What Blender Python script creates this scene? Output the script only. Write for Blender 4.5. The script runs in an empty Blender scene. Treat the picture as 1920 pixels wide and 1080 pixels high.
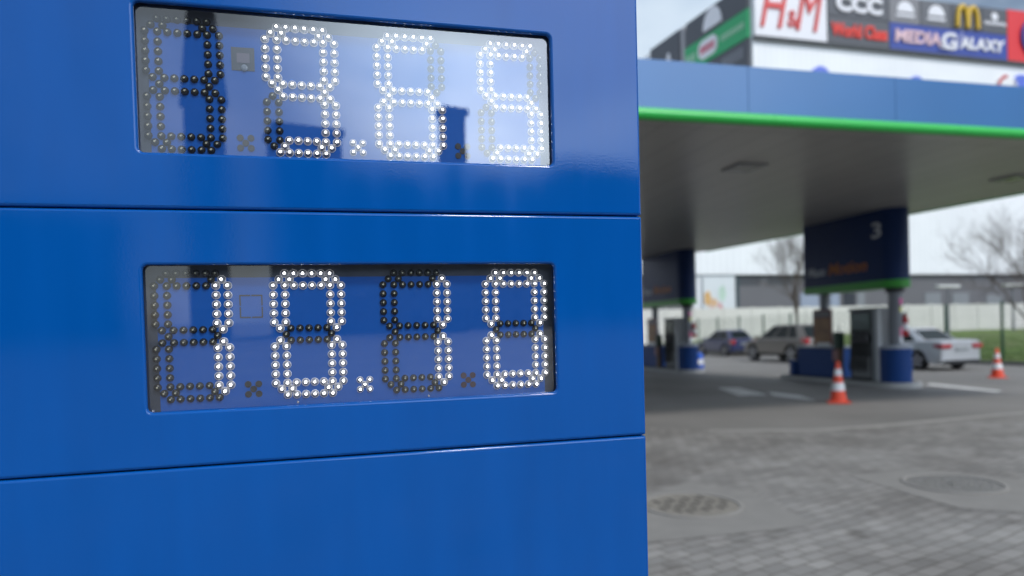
import bpy, bmesh, math, random
from mathutils import Vector, Matrix
random.seed(7)
R = math.radians
S = bpy.context.scene
COL = S.collection

# ------------------------------------------------------------------ camera
FPX = 1280.0            # focal length in photo pixels (24 mm on 36 mm, 1920 px wide)
CX, CY = 960.0, 640.0   # principal point (the photo is cropped at the bottom)
CAMH = 1.6
C0 = Vector((0, 0, CAMH))
pit = 14 / 1280.0
roll = 0.025
F = Vector((0, math.cos(pit), -math.sin(pit)))
U0 = Vector((0, math.sin(pit), math.cos(pit)))
X0 = Vector((1, 0, 0))
RT = (X0 * math.cos(roll) - U0 * math.sin(roll)).normalized()
UP = RT.cross(F).normalized()
cam = bpy.data.cameras.new('camera')
camo = bpy.data.objects.new('camera', cam); COL.objects.link(camo)
m = Matrix((RT, UP, -F)).transposed().to_4x4(); m.translation = C0
camo.matrix_world = m
cam.sensor_width = 36; cam.lens = 24; cam.shift_y = 100 / 1920.0
cam.clip_start = 0.05; cam.clip_end = 3000
cam.dof.use_dof = True; cam.dof.focus_distance = 1.27; cam.dof.aperture_fstop = 2.15
S.camera = camo

# ------------------------------------------------------------------ world and sun
SUN_EL, SUN_AZ = R(50), R(141)     # azimuth clockwise from +Y
w = bpy.data.worlds.new('World'); S.world = w; w.use_nodes = True
nt = w.node_tree; N = nt.nodes; L = nt.links
for n in list(N): N.remove(n)
out = N.new('ShaderNodeOutputWorld'); bg = N.new('ShaderNodeBackground')
sky = N.new('ShaderNodeTexSky'); sky.sky_type = 'NISHITA'; sky.sun_disc = False
sky.sun_elevation = SUN_EL; sky.sun_rotation = SUN_AZ
sky.air_density = 1.0; sky.dust_density = 1.5
tc = N.new('ShaderNodeTexCoord'); mp = N.new('ShaderNodeMapping')
mp.inputs['Scale'].default_value = (1.0, 1.0, 2.0); mp.inputs['Location'].default_value = (3.1, 0.4, 1.2)
L.new(tc.outputs['Generated'], mp.inputs['Vector'])
ns = N.new('ShaderNodeTexNoise'); ns.inputs['Scale'].default_value = 2.6
ns.inputs['Detail'].default_value = 6; ns.inputs['Roughness'].default_value = 0.52
L.new(mp.outputs['Vector'], ns.inputs['Vector'])
rp = N.new('ShaderNodeValToRGB')
rp.color_ramp.elements[0].position = 0.37; rp.color_ramp.elements[1].position = 0.56
L.new(ns.outputs['Fac'], rp.inputs['Fac'])
n2 = N.new('ShaderNodeTexNoise'); n2.inputs['Scale'].default_value = 5.0; n2.inputs['Detail'].default_value = 5
L.new(mp.outputs['Vector'], n2.inputs['Vector'])
cr = N.new('ShaderNodeValToRGB')
cr.color_ramp.elements[0].position = 0.3; cr.color_ramp.elements[0].color = (5.6, 7.2, 9.2, 1)
cr.color_ramp.elements[1].position = 0.7; cr.color_ramp.elements[1].color = (9.2, 10.5, 11.8, 1)
L.new(n2.outputs['Fac'], cr.inputs['Fac'])
mx = N.new('ShaderNodeMixRGB'); L.new(rp.outputs['Color'], mx.inputs['Fac'])
L.new(sky.outputs['Color'], mx.inputs['Color1']); L.new(cr.outputs['Color'], mx.inputs['Color2'])
# glow added to the sky behind the camera, to brighten the sign's reflection
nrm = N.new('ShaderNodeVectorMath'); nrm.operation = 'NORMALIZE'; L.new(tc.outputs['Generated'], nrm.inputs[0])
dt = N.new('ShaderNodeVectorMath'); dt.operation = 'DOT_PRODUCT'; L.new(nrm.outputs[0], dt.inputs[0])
BA, BE = R(146), R(26)      # centre of the added glow, where the sign mirrors the sky
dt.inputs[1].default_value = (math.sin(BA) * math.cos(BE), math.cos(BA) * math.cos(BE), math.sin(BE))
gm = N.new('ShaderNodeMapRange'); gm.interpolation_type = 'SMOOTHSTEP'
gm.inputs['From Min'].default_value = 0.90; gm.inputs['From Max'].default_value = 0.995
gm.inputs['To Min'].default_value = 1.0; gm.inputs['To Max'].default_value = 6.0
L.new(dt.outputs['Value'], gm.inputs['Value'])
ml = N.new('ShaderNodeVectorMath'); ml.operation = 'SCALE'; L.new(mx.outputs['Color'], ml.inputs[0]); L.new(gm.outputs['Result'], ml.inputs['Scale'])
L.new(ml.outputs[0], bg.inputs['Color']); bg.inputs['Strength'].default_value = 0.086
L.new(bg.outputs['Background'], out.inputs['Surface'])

sl = bpy.data.lights.new('sun', 'SUN'); sl.energy = 2.0; sl.angle = R(9); sl.color = (1, 0.94, 0.86)
so = bpy.data.objects.new('sun', sl); COL.objects.link(so)
sd = Vector((math.sin(SUN_AZ) * math.cos(SUN_EL), math.cos(SUN_AZ) * math.cos(SUN_EL), math.sin(SUN_EL)))
so.rotation_euler = sd.to_track_quat('Z', 'Y').to_euler(); so.location = (0, -10, 20)

S.view_settings.view_transform = 'Standard'; S.view_settings.look = 'None'
S.view_settings.gamma = 1; S.view_settings.exposure = 0.0; S.view_settings.use_curve_mapping = False
S.render.engine = 'CYCLES'
S.cycles.use_denoising = True
S.cycles.max_bounces = 8; S.cycles.glossy_bounces = 4; S.cycles.transparent_max_bounces = 8
S.cycles.caustics_reflective = False; S.cycles.caustics_refractive = False
S.cycles.sample_clamp_indirect = 20

# ------------------------------------------------------------------ helpers
def ray(px, py):
    return (RT * ((px - CX) / FPX) - UP * ((py - CY) / FPX) + F)
def hit(px, py, p, n):
    d = ray(px, py); t = (Vector(p) - C0).dot(n) / d.dot(n); return C0 + d * t
def ground(px, py, z=0.0):
    return hit(px, py, (0, 0, z), Vector((0, 0, 1)))
def tag(o, label=None, cat=None, group=None, kind=None):
    if label: o['label'] = label
    if cat: o['category'] = cat
    if group: o['group'] = group
    if kind: o['kind'] = kind
    return o
def empty(name, loc=(0, 0, 0), rz=0, mat4=None):
    o = bpy.data.objects.new(name, None); COL.objects.link(o); o.empty_display_size = 0.1
    if mat4 is not None: o.matrix_world = mat4
    else: o.location = loc; o.rotation_euler = (0, 0, rz)
    return o
def link(name, me, parent=None, smooth=False):
    o = bpy.data.objects.new(name, me); COL.objects.link(o)
    if parent is not None: o.parent = parent
    if smooth:
        for p in me.polygons: p.use_smooth = True
    return o
def hexc(r, g, b):
    f = lambda c: ((c / 255 + 0.055) / 1.055) ** 2.4 if c > 10 else c / 255 / 12.92
    return (f(r), f(g), f(b))

_M = {}
def mat(name, col, rough=0.5, metal=0.0, var=0.12, scale=6.0, bump=0.0, bscale=40.0, coat=0.0, spec=0.5, emis=None, estr=0.0, col2=None):
    if name in _M: return _M[name]
    M = bpy.data.materials.new(name); M.use_nodes = True; t = M.node_tree; b = t.nodes['Principled BSDF']
    b.inputs['Roughness'].default_value = rough; b.inputs['Metallic'].default_value = metal
    b.inputs['Specular IOR Level'].default_value = spec
    b.inputs['Coat Weight'].default_value = coat; b.inputs['Coat Roughness'].default_value = 0.04
    tc = t.nodes.new('ShaderNodeTexCoord'); nz = t.nodes.new('ShaderNodeTexNoise')
    nz.inputs['Scale'].default_value = scale; nz.inputs['Detail'].default_value = 5
    t.links.new(tc.outputs['Object'], nz.inputs['Vector'])
    mx = t.nodes.new('ShaderNodeMixRGB'); t.links.new(nz.outputs['Fac'], mx.inputs['Fac'])
    a = tuple(c * (1 - var) for c in col); c2 = col2 or tuple(min(1, c * (1 + var)) for c in col)
    mx.inputs['Color1'].default_value = (*a, 1); mx.inputs['Color2'].default_value = (*c2, 1)
    t.links.new(mx.outputs['Color'], b.inputs['Base Color'])
    if bump:
        nb = t.nodes.new('ShaderNodeTexNoise'); nb.inputs['Scale'].default_value = bscale; nb.inputs['Detail'].default_value = 3
        t.links.new(tc.outputs['Object'], nb.inputs['Vector'])
        bp = t.nodes.new('ShaderNodeBump'); bp.inputs['Strength'].default_value = bump; bp.inputs['Distance'].default_value = 0.01
        t.links.new(nb.outputs['Fac'], bp.inputs['Height']); t.links.new(bp.outputs['Normal'], b.inputs['Normal'])
        if coat: t.links.new(bp.outputs['Normal'], b.inputs['Coat Normal'])
    if emis:
        b.inputs['Emission Color'].default_value = (*emis, 1); b.inputs['Emission Strength'].default_value = estr
    _M[name] = M
    return M

class MB:
    """collects simple solids into one mesh"""
    def __init__(s): s.bm = bmesh.new(); s.mi = 0
    def _set(s, faces):
        for f in faces: f.material_index = s.mi
    def box(s, x0, x1, y0, y1, z0, z1, bev=0.0):
        vs = [s.bm.verts.new(v) for v in ((x0,y0,z0),(x1,y0,z0),(x1,y1,z0),(x0,y1,z0),(x0,y0,z1),(x1,y0,z1),(x1,y1,z1),(x0,y1,z1))]
        fs = [s.bm.faces.new([vs[i] for i in q]) for q in ((0,3,2,1),(4,5,6,7),(0,1,5,4),(1,2,6,5),(2,3,7,6),(3,0,4,7))]
        s._set(fs)
        if bev:
            es = list({e for f in fs for e in f.edges})
            r = bmesh.ops.bevel(s.bm, geom=es, offset=bev, segments=2, profile=0.5, affect='EDGES'); s._set(r['faces'])
        return s
    def prism(s, pts, z0, z1, bev=0.0, caps=True):
        a = [s.bm.verts.new((p[0], p[1], z0)) for p in pts]; b = [s.bm.verts.new((p[0], p[1], z1)) for p in pts]
        n = len(pts); fs = [s.bm.faces.new((a[i], a[(i+1) % n], b[(i+1) % n], b[i])) for i in range(n)]
        if caps: fs += [s.bm.faces.new(list(reversed(a))), s.bm.faces.new(b)]
        s._set(fs)
        if bev:
            es = [e for e in fs[-1].edges]
            r = bmesh.ops.bevel(s.bm, geom=es, offset=bev, segments=2, affect='EDGES'); s._set(r['faces'])
        return s
    def lathe(s, prof, cx=0, cy=0, seg=24, axis='z'):
        rings = []
        for (r, z) in prof:
            ring = []
            for k in range(seg):
                a = 2 * math.pi * k / seg; c, d = r * math.cos(a), r * math.sin(a)
                if axis == 'z': v = (cx + c, cy + d, z)
                elif axis == 'x': v = (z, cx + c, cy + d)
                else: v = (cx + c, z, cy + d)
                ring.append(s.bm.verts.new(v))
            rings.append(ring)
        fs = []
        for i in range(len(rings) - 1):
            for k in range(seg):
                fs.append(s.bm.faces.new((rings[i][k], rings[i][(k+1) % seg], rings[i+1][(k+1) % seg], rings[i+1][k])))
        fs.append(s.bm.faces.new(list(reversed(rings[0])))); fs.append(s.bm.faces.new(rings[-1]))
        s._set(fs); return s
    def tube(s, pts, r, seg=6, r1=None):
        pts = [Vector(p) for p in pts]; n = len(pts); r1 = r if r1 is None else r1; prev = None; fs = []
        for i, p in enumerate(pts):
            d = (pts[min(i+1, n-1)] - pts[max(i-1, 0)]).normalized()
            a = d.orthogonal().normalized() if prev is None else (prev[1] - d * prev[1].dot(d)).normalized()
            b = d.cross(a); rr = r + (r1 - r) * i / max(1, n-1)
            ring = [s.bm.verts.new(p + (a * math.cos(2*math.pi*k/seg) + b * math.sin(2*math.pi*k/seg)) * rr) for k in range(seg)]
            if prev is not None:
                for k in range(seg): fs.append(s.bm.faces.new((prev[0][k], prev[0][(k+1) % seg], ring[(k+1) % seg], ring[k])))
            else: first = ring
            prev = (ring, a)
        fs.append(s.bm.faces.new(list(reversed(first)))); fs.append(s.bm.faces.new(prev[0]))
        s._set(fs); return s
    def quad(s, a, b, c, d):
        f = s.bm.faces.new([s.bm.verts.new(v) for v in (a, b, c, d)]); s._set([f]); return s
    def build(s, name, mats, parent=None, smooth=False, angle=None):
        bmesh.ops.recalc_face_normals(s.bm, faces=s.bm.faces)
        me = bpy.data.meshes.new(name); s.bm.to_mesh(me); s.bm.free()
        for m_ in (mats if isinstance(mats, (list, tuple)) else [mats]): me.materials.append(m_)
        if smooth or angle:
            for p in me.polygons: p.use_smooth = True
            me.set_sharp_from_angle(angle=R(angle or 35))
        return link(name, me, parent)

def rrect(x0, x1, y0, y1, r, seg=6):
    pts = []
    for (cx, cy, a0) in ((x1-r, y0+r, -90), (x1-r, y1-r, 0), (x0+r, y1-r, 90), (x0+r, y0+r, 180)):
        for k in range(seg + 1):
            a = R(a0 + 90 * k / seg); pts.append((cx + r * math.cos(a), cy + r * math.sin(a)))
    return pts

def curve_mesh(loops, ext, bev, name):
    """filled 2D outline with holes -> solid mesh with rolled edges (x, z in plane, front towards -y)"""
    cu = bpy.data.curves.new(name, 'CURVE'); cu.dimensions = '2D'; cu.fill_mode = 'BOTH'
    cu.extrude = ext; cu.bevel_depth = bev; cu.bevel_resolution = 3; cu.offset = -bev
    for lp in loops:
        sp = cu.splines.new('POLY'); sp.points.add(len(lp) - 1); sp.use_cyclic_u = True
        for i, p in enumerate(lp): sp.points[i].co = (p[0], p[1], 0, 1)
    o = bpy.data.objects.new('tmp', cu); COL.objects.link(o)
    dg = bpy.context.evaluated_depsgraph_get(); me = bpy.data.meshes.new_from_object(o.evaluated_get(dg))
    bpy.data.objects.remove(o); bpy.data.curves.remove(cu)
    for v in me.vertices: v.co = (v.co.x, -v.co.z, v.co.y)
    return me

def text(s, name, mt, parent, cx, cz, wid, hei, y=0.0, depth=0.05, shear=0.0, bold=0.0, axis='front'):
    cu = bpy.data.curves.new(name, 'FONT'); cu.body = s; cu.shear = shear; cu.offset = bold; cu.extrude = 0.5; cu.resolution_u = 3
    o = bpy.data.objects.new('tmp', cu); COL.objects.link(o)
    dg = bpy.context.evaluated_depsgraph_get(); me = bpy.data.meshes.new_from_object(o.evaluated_get(dg))
    bpy.data.objects.remove(o); bpy.data.curves.remove(cu)
    xs = [v.co.x for v in me.vertices]; ys = [v.co.y for v in me.vertices]
    x0, x1, y0, y1 = min(xs), max(xs), min(ys), max(ys)
    for v in me.vertices:
        a = cx + ((v.co.x - x0) / (x1 - x0) - 0.5) * wid; b = cz + ((v.co.y - y0) / (y1 - y0) - 0.5) * hei; d = y - v.co.z * depth
        v.co = (a, d, b) if axis == 'front' else (d, -a, b)
    me.materials.clear(); me.materials.append(mt); me.name = name
    return link(name, me, parent)

GA = R(14.6)                                  # the forecourt grid is turned by this much
E1 = Vector((math.cos(GA), math.sin(GA), 0)); E2 = Vector((-math.sin(GA), math.cos(GA), 0))

# ------------------------------------------------------------------ materials
BLUE = mat('totem_blue_paint', (0.0, 0.080, 0.34), rough=0.5, var=0.06, scale=1.3, bump=0.010, bscale=260, coat=0.85, spec=0.0)
_b = BLUE.node_tree.nodes['Principled BSDF']; _b.inputs['Coat IOR'].default_value = 1.46
_n = BLUE.node_tree.nodes.new('ShaderNodeTexNoise'); _n.inputs['Scale'].default_value = 5; _n.inputs['Detail'].default_value = 8
_c = BLUE.node_tree.nodes.new('ShaderNodeTexCoord'); _m2 = BLUE.node_tree.nodes.new('ShaderNodeMapping'); _m2.inputs['Scale'].default_value = (2.4, 1, .35)
BLUE.node_tree.links.new(_c.outputs['Object'], _m2.inputs['Vector']); BLUE.node_tree.links.new(_m2.outputs['Vector'], _n.inputs['Vector'])
_k = BLUE.node_tree.nodes.new('ShaderNodeMixRGB'); _k.blend_type = 'MULTIPLY'; _k.inputs['Fac'].default_value = 1
_q = BLUE.node_tree.nodes.new('ShaderNodeMapRange'); _q.inputs['From Min'].default_value = .3; _q.inputs['From Max'].default_value = .7
_q.inputs['To Min'].default_value = .92; _q.inputs['To Max'].default_value = 1.06
BLUE.node_tree.links.new(_n.outputs['Fac'], _q.inputs['Value']); BLUE.node_tree.links.new(_q.outputs['Result'], _k.inputs['Color2'])
BLUE.node_tree.links.new(_b.inputs['Base Color'].links[0].from_socket, _k.inputs['Color1']); BLUE.node_tree.links.new(_k.outputs['Color'], _b.inputs['Base Color'])
_r = BLUE.node_tree.nodes.new('ShaderNodeMapRange'); _r.inputs['From Min'].default_value = .35; _r.inputs['From Max'].default_value = .7
_r.inputs['To Min'].default_value = .03; _r.inputs['To Max'].default_value = .13
BLUE.node_tree.links.new(_n.outputs['Fac'], _r.inputs['Value']); BLUE.node_tree.links.new(_r.outputs['Result'], _b.inputs['Coat Roughness'])
BLACK = mat('black_recess', (0.012, 0.013, 0.016), rough=0.5)
WHITE = mat('white_paint', (0.78, 0.79, 0.8), rough=0.4, var=0.03)
GREY = mat('grey_metal', (0.32, 0.33, 0.35), rough=0.35, metal=0.3)
DGREY = mat('dark_grey_panel', (0.055, 0.058, 0.068), rough=0.5)
RUBBER = mat('tyre_rubber', (0.012, 0.012, 0.013), rough=0.8)

# ------------------------------------------------------------------ ground
def ground_material():
    M = bpy.data.materials.new('asphalt'); M.use_nodes = True; t = M.node_tree; b = t.nodes['Principled BSDF']
    tc = t.nodes.new('ShaderNodeTexCoord')
    n1 = t.nodes.new('ShaderNodeTexNoise'); n1.inputs['Scale'].default_value = 0.35; n1.inputs['Detail'].default_value = 6
    n2 = t.nodes.new('ShaderNodeTexNoise'); n2.inputs['Scale'].default_value = 60; n2.inputs['Detail'].default_value = 3
    for n in (n1, n2): t.links.new(tc.outputs['Object'], n.inputs['Vector'])
    r = t.nodes.new('ShaderNodeValToRGB'); r.color_ramp.elements[0].position = 0.3; r.color_ramp.elements[1].position = 0.7
    r.color_ramp.elements[0].color = (0.138, 0.133, 0.126, 1); r.color_ramp.elements[1].color = (0.215, 0.207, 0.197, 1)
    t.links.new(n1.outputs['Fac'], r.inputs['Fac'])
    mx = t.nodes.new('ShaderNodeMixRGB'); mx.blend_type = 'OVERLAY'; mx.inputs['Fac'].default_value = 0.35
    t.links.new(r.outputs['Color'], mx.inputs['Color1']); t.links.new(n2.outputs['Fac'], mx.inputs['Color2'])
    t.links.new(mx.outputs['Color'], b.inputs['Base Color']); b.inputs['Roughness'].default_value = 0.75
    bp = t.nodes.new('ShaderNodeBump'); bp.inputs['Strength'].default_value = 0.3; bp.inputs['Distance'].default_value = 0.01
    t.links.new(n2.outputs['Fac'], bp.inputs['Height']); t.links.new(bp.outputs['Normal'], b.inputs['Normal'])
    return M
g = MB()
NG = 24
for i in range(NG):
    for j in range(NG):
        a, b_ = -600 + 50 * i, -600 + 50 * j
        g.quad((a, b_, 0), (a + 50, b_, 0), (a + 50, b_ + 50, 0), (a, b_ + 50, 0))
bmesh.ops.remove_doubles(g.bm, verts=g.bm.verts, dist=0.01)
tag(g.build('ground', ground_material()), kind='structure')

def paver_material():
    M = bpy.data.materials.new('paving_blocks'); M.use_nodes = True; t = M.node_tree; b = t.nodes['Principled BSDF']
    tc = t.nodes.new('ShaderNodeTexCoord'); mp = t.nodes.new('ShaderNodeMapping'); mp.inputs['Rotation'].default_value = (0, 0, R(-32))
    wn = t.nodes.new('ShaderNodeTexNoise'); wn.inputs['Scale'].default_value = 0.5
    t.links.new(tc.outputs['Object'], wn.inputs['Vector'])
    ad = t.nodes.new('ShaderNodeMixRGB'); ad.blend_type = 'ADD'; ad.inputs['Fac'].default_value = 0.18
    t.links.new(tc.outputs['Object'], ad.inputs['Color1']); t.links.new(wn.outputs['Color'], ad.inputs['Color2'])
    t.links.new(ad.outputs['Color'], mp.inputs['Vector'])
    br = t.nodes.new('ShaderNodeTexBrick'); br.inputs['Scale'].default_value = 1.0
    br.inputs['Brick Width'].default_value = 0.22; br.inputs['Row Height'].default_value = 0.12
    br.inputs['Mortar Size'].default_value = 0.008; br.inputs['Mortar Smooth'].default_value = 0.4; br.inputs['Bias'].default_value = 0
    br.inputs['Color1'].default_value = (0.185, 0.180, 0.174, 1); br.inputs['Color2'].default_value = (0.258, 0.250, 0.241, 1)
    br.inputs['Mortar'].default_value = (0.12, 0.112, 0.10, 1)
    t.links.new(mp.outputs['Vector'], br.inputs['Vector'])
    n1 = t.nodes.new('ShaderNodeTexNoise'); n1.inputs['Scale'].default_value = 0.9; n1.inputs['Detail'].default_value = 7
    t.links.new(tc.outputs['Object'], n1.inputs['Vector'])
    r = t.nodes.new('ShaderNodeValToRGB'); r.color_ramp.elements[0].position = 0.32; r.color_ramp.elements[1].position = 0.68
    r.color_ramp.elements[0].color = (0.70, 0.68, 0.66, 1); r.color_ramp.elements[1].color = (1.15, 1.15, 1.14, 1)
    t.links.new(n1.outputs['Fac'], r.inputs['Fac'])
    mx = t.nodes.new('ShaderNodeMixRGB'); mx.blend_type = 'MULTIPLY'; mx.inputs['Fac'].default_value = 1
    t.links.new(br.outputs['Color'], mx.inputs['Color1']); t.links.new(r.outputs['Color'], mx.inputs['Color2'])
    # worn dark stains with a shape of their own
    n3 = t.nodes.new('ShaderNodeTexNoise'); n3.inputs['Scale'].default_value = 3.2; n3.inputs['Detail'].default_value = 4
    t.links.new(tc.outputs['Object'], n3.inputs['Vector'])
    r3 = t.nodes.new('ShaderNodeValToRGB'); r3.color_ramp.elements[0].position = 0.30; r3.color_ramp.elements[1].position = 0.42
    r3.color_ramp.elements[0].color = (0.6, 0.58, 0.56, 1); r3.color_ramp.elements[1].color = (1, 1, 1, 1)
    t.links.new(n3.outputs['Fac'], r3.inputs['Fac'])
    m3 = t.nodes.new('ShaderNodeMixRGB'); m3.blend_type = 'MULTIPLY'; m3.inputs['Fac'].default_value = 0.8
    t.links.new(mx.outputs['Color'], m3.inputs['Color1']); t.links.new(r3.outputs['Color'], m3.inputs['Color2'])
    t.links.new(m3.outputs['Color'], b.inputs['Base Color']); b.inputs['Roughness'].default_value = 0.8
    bp = t.nodes.new('ShaderNodeBump'); bp.inputs['Strength'].default_value = 0.6; bp.inputs['Distance'].default_value = 0.012
    iv = t.nodes.new('ShaderNodeMath'); iv.operation = 'SUBTRACT'; iv.inputs[0].default_value = 1
    t.links.new(br.outputs['Fac'], iv.inputs[1]); t.links.new(iv.outputs[0], bp.inputs['Height']); t.links.new(bp.outputs['Normal'], b.inputs['Normal'])
    return M
def sheet(name, pts, z, m_, kind='structure'):
    s = MB(); s.bm.faces.new([s.bm.verts.new((p[0], p[1], z)) for p in pts]); o = s.build(name, m_)
    return tag(o, kind=kind)
def G(px, py): p = ground(px, py); return (p.x, p.y)
edge = [G(1180, 800), G(1330, 808), G(1530, 807), G(1650, 799), G(1900, 776)]
far_r = Vector((*edge[-1], 0)) + E1 * 30
sheet('paving', [(-9, -14), (34, -14), (far_r.x, far_r.y)] + list(reversed(edge)) + [(-9, 9)], 0.004, paver_material())
KERB = mat('pale_kerb_stone', (0.33, 0.32, 0.30), rough=0.8, var=0.25, scale=3)
k = MB()
ed = edge + [(far_r.x, far_r.y)]
for a, b_ in zip(ed[1:-1], ed[2:]):
    A, B = Vector((*a, 0)), Vector((*b_, 0)); d = (B - A).normalized(); n = Vector((-d.y, d.x, 0)) * 0.07
    k.quad(*[(v.x, v.y, 0.008) for v in (A - n, B - n, B + n, A + n)])
tag(k.build('kerb_strip', KERB), kind='structure')
CONC = mat('concrete_collar', (0.205, 0.197, 0.185), rough=0.85, var=0.18, scale=4, bump=0.2)
sheet('concrete_patch', [G(1150, 945), G(1290, 905), G(1405, 922), G(1530, 985), G(1480, 992), G(1150, 1025)], 0.008, CONC)
sheet('concrete_patch', [G(1590, 893), G(1720, 878), G(1960, 905), G(2000, 968), G(1800, 955)], 0.008, CONC)
LINE = mat('worn_road_paint', (0.58, 0.58, 0.57), rough=0.7, var=0.35, scale=5)
def stripe(pts):
    s = MB()
    for i in range(0, len(pts), 4): s.quad(*[(*G(*q), 0.006) for q in pts[i:i+4]])
    tag(s.build('road_marking', LINE), kind='structure')
stripe([(1345, 727), (1385, 727), (1440, 741), (1385, 742)])
stripe([(1440, 735), (1500, 742), (1530, 752), (1450, 742)])
stripe([(1735, 722), (1745, 719), (1880, 733), (1868, 736)])

def manhole(cx_, cy_, rad, label, holes):
    p = ground(cx_, cy_); t = empty('manhole_cover', (p.x, p.y, 0.008), R(20)); tag(t, label, 'manhole cover')
    ir = mat('cast_iron', (0.19, 0.185, 0.175), rough=0.6, metal=0.35, var=0.3, scale=9)
    dk = mat('manhole_gap', (0.06, 0.055, 0.05), rough=0.9)
    f = MB(); f.lathe([(rad + 0.05, 0.0), (rad + 0.05, 0.012), (rad + 0.015, 0.014), (rad + 0.012, 0.002)], seg=48); f.build('rim', mat('manhole_rim', (0.24, 0.23, 0.215), rough=.8), t, angle=40)
    c = MB(); c.lathe([(rad, 0.0), (rad, 0.006), (rad - 0.01, 0.008)], seg=48); c.mi = 1
    if holes:
        for i in range(-4, 5):
            for j in range(-1, 2):
                x, y = i * rad / 5, j * rad / 2.4 + (0.03 if i % 2 else -0.03)
                if math.hypot(x, y) < rad * 0.85: c.box(x - 0.014, x + 0.014, y - 0.055, y + 0.055, 0.0085, 0.0118)
    else:
        for rr in (0.35, 0.6, 0.82):
            for q in range(int(rr * 30)):
                a = 2 * math.pi * q / int(rr * 30); c.lathe([(0.02, 0.0085), (0.016, 0.013)], rad * rr * math.cos(a), rad * rr * math.sin(a), 8)
        c.box(-0.05, 0.07, -0.04, 0.04, 0.0085, 0.014)
    c.build('lid', [mat('cast_iron_brown', (0.20, 0.185, 0.16), rough=.7, var=.35, scale=7) if holes else ir, dk if holes else ir], t)
manhole(1297, 949, 0.40, 'slotted manhole cover beside the foot of the blue price sign', True)
manhole(1788, 909, 0.40, 'studded dark manhole cover alone in the paving, right of the slotted one', False)

# ------------------------------------------------------------------ price totem
P0c = Vector(((1203 - CX) / FPX * 1.35, (405 - CY) / FPX * 1.35, 1.35))
def c2w(v): return RT * v[0] - UP * v[1] + F * v[2]
dX = c2w(((6034 - CX) / FPX, (477 - CY) / FPX, 1)).normalized()
dn = c2w((0.0259, 1, 0.0247)).normalized()
dZ = -(dn - dX * dn.dot(dX)).normalized(); dY = dZ.cross(dX).normalized()
P0 = C0 + c2w(P0c)
TM = Matrix((dX, dY, dZ)).transposed().to_4x4(); TM.translation = P0
zbot = -(P0.z) / dZ.z
base = P0 + dX * -0.9 + dZ * zbot
TM2 = TM.copy(); TM2.translation = base
totem = empty('price_totem', mat4=TM2)
tag(totem, 'tall blue fuel price sign with two windows of white light digits, close to the camera', 'price sign')
OFFX, OFFZ = 0.9, -zbot
def TL(px, py, dep=0.0):
    """photo pixel -> (x, z) on the totem plane, dep metres behind its front"""
    q = hit(px, py, P0 + dY * dep, dY) - base
    return q.dot(dX), q.dot(dZ)
XR = OFFX; XL = OFFX - 1.95
zs1 = OFFZ
zs2 = TL(1210, 816)[1]
PH = zs1 - zs2
seams = [zs1 + PH * 1.09, zs1, zs2]
while seams[-1] - PH > 0.1: seams.append(seams[-1] - PH)
top_z = zs1 + PH * 1.09 + PH
W1 = [TL(249, 0), TL(1032, 65), TL(257, 284), TL(1036, 310)]
W2 = [TL(265, 497), TL(1040, 494), TL(276, 775), TL(1044, 735)]
def wrect(Wp):
    x0 = (Wp[0][0] + Wp[2][0]) / 2; x1 = (Wp[1][0] + Wp[3][0]) / 2; z1 = (Wp[0][1] + Wp[1][1]) / 2; z0 = (Wp[2][1] + Wp[3][1]) / 2
    return x0, x1, z0, z1
R1, R2 = wrect(W1), wrect(W2)
GAP = 0.0011; TH = 0.0062; BV = 0.0048
ladder = [top_z] + seams
for i in range(len(ladder)):
    z1 = ladder[i]; z0 = ladder[i+1] if i + 1 < len(ladder) else 0.10
    loops = [rrect(XL, XR, z0 + GAP, z1 - GAP, 0.0035, 3)]
    for rr in (R1, R2):
        if z0 < rr[2] < z1: loops.append(rrect(*rr, 0.009, 5))
    me = curve_mesh(loops, TH - BV, BV, 'front_panel'); me.materials.append(BLUE)
    for v in me.vertices: v.co.y += TH
    o = link('front_panel', me, totem)
    if i == 1: o['label'] = 'upper blue panel around the price 9.65'
    if i == 2: o['label'] = 'middle blue panel around the price 10.10'
c = MB()   # carcass behind the panels (a frame, open where the displays are)
yb0, yb1 = 2 * TH + 0.012, 0.26
c.box(XL + .012, R1[0] - 0.03, yb0, yb1, 0.1, top_z - .01); c.box(R1[1] + 0.03, XR - .012, yb0, yb1, 0.1, top_z - .01)
xa, xb = R1[0] - 0.028, R1[1] + 0.028
c.box(xa, xb, yb0, yb1, 0.1, R2[2] - 0.02); c.box(xa, xb, yb0, yb1, R2[3] + 0.02, R1[2] - 0.02); c.box(xa, xb, yb0, yb1, R1[3] + 0.02, top_z - .012)
c.box(xa, xb, 0.10, yb1, R2[2] - 0.018, R2[3] + 0.018); c.box(xa, xb, 0.10, yb1, R1[2] - 0.018, R1[3] + 0.018)
c.build('carcass', mat('totem_inner_dark', (0.006, 0.012, 0.03), rough=0.6), totem)
sp = MB(); sp.box(XR - 0.006, XR - 0.0015, 2 * TH + 0.002, 0.27, 0.1, top_z - .004); sp.build('side_panel', BLUE, totem)
sp = MB(); sp.box(XL + 0.0015, XL + 0.006, 2 * TH + 0.002, 0.27, 0.1, top_z - .004); sp.build('side_panel', BLUE, totem)
pl = MB(); pl.box(XL + 0.05, XR - 0.05, 0.03, 0.24, 0.0, 0.098); pl.build('plinth', mat('plinth_concrete', (0.25, 0.25, 0.24), rough=0.8), totem)

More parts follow.
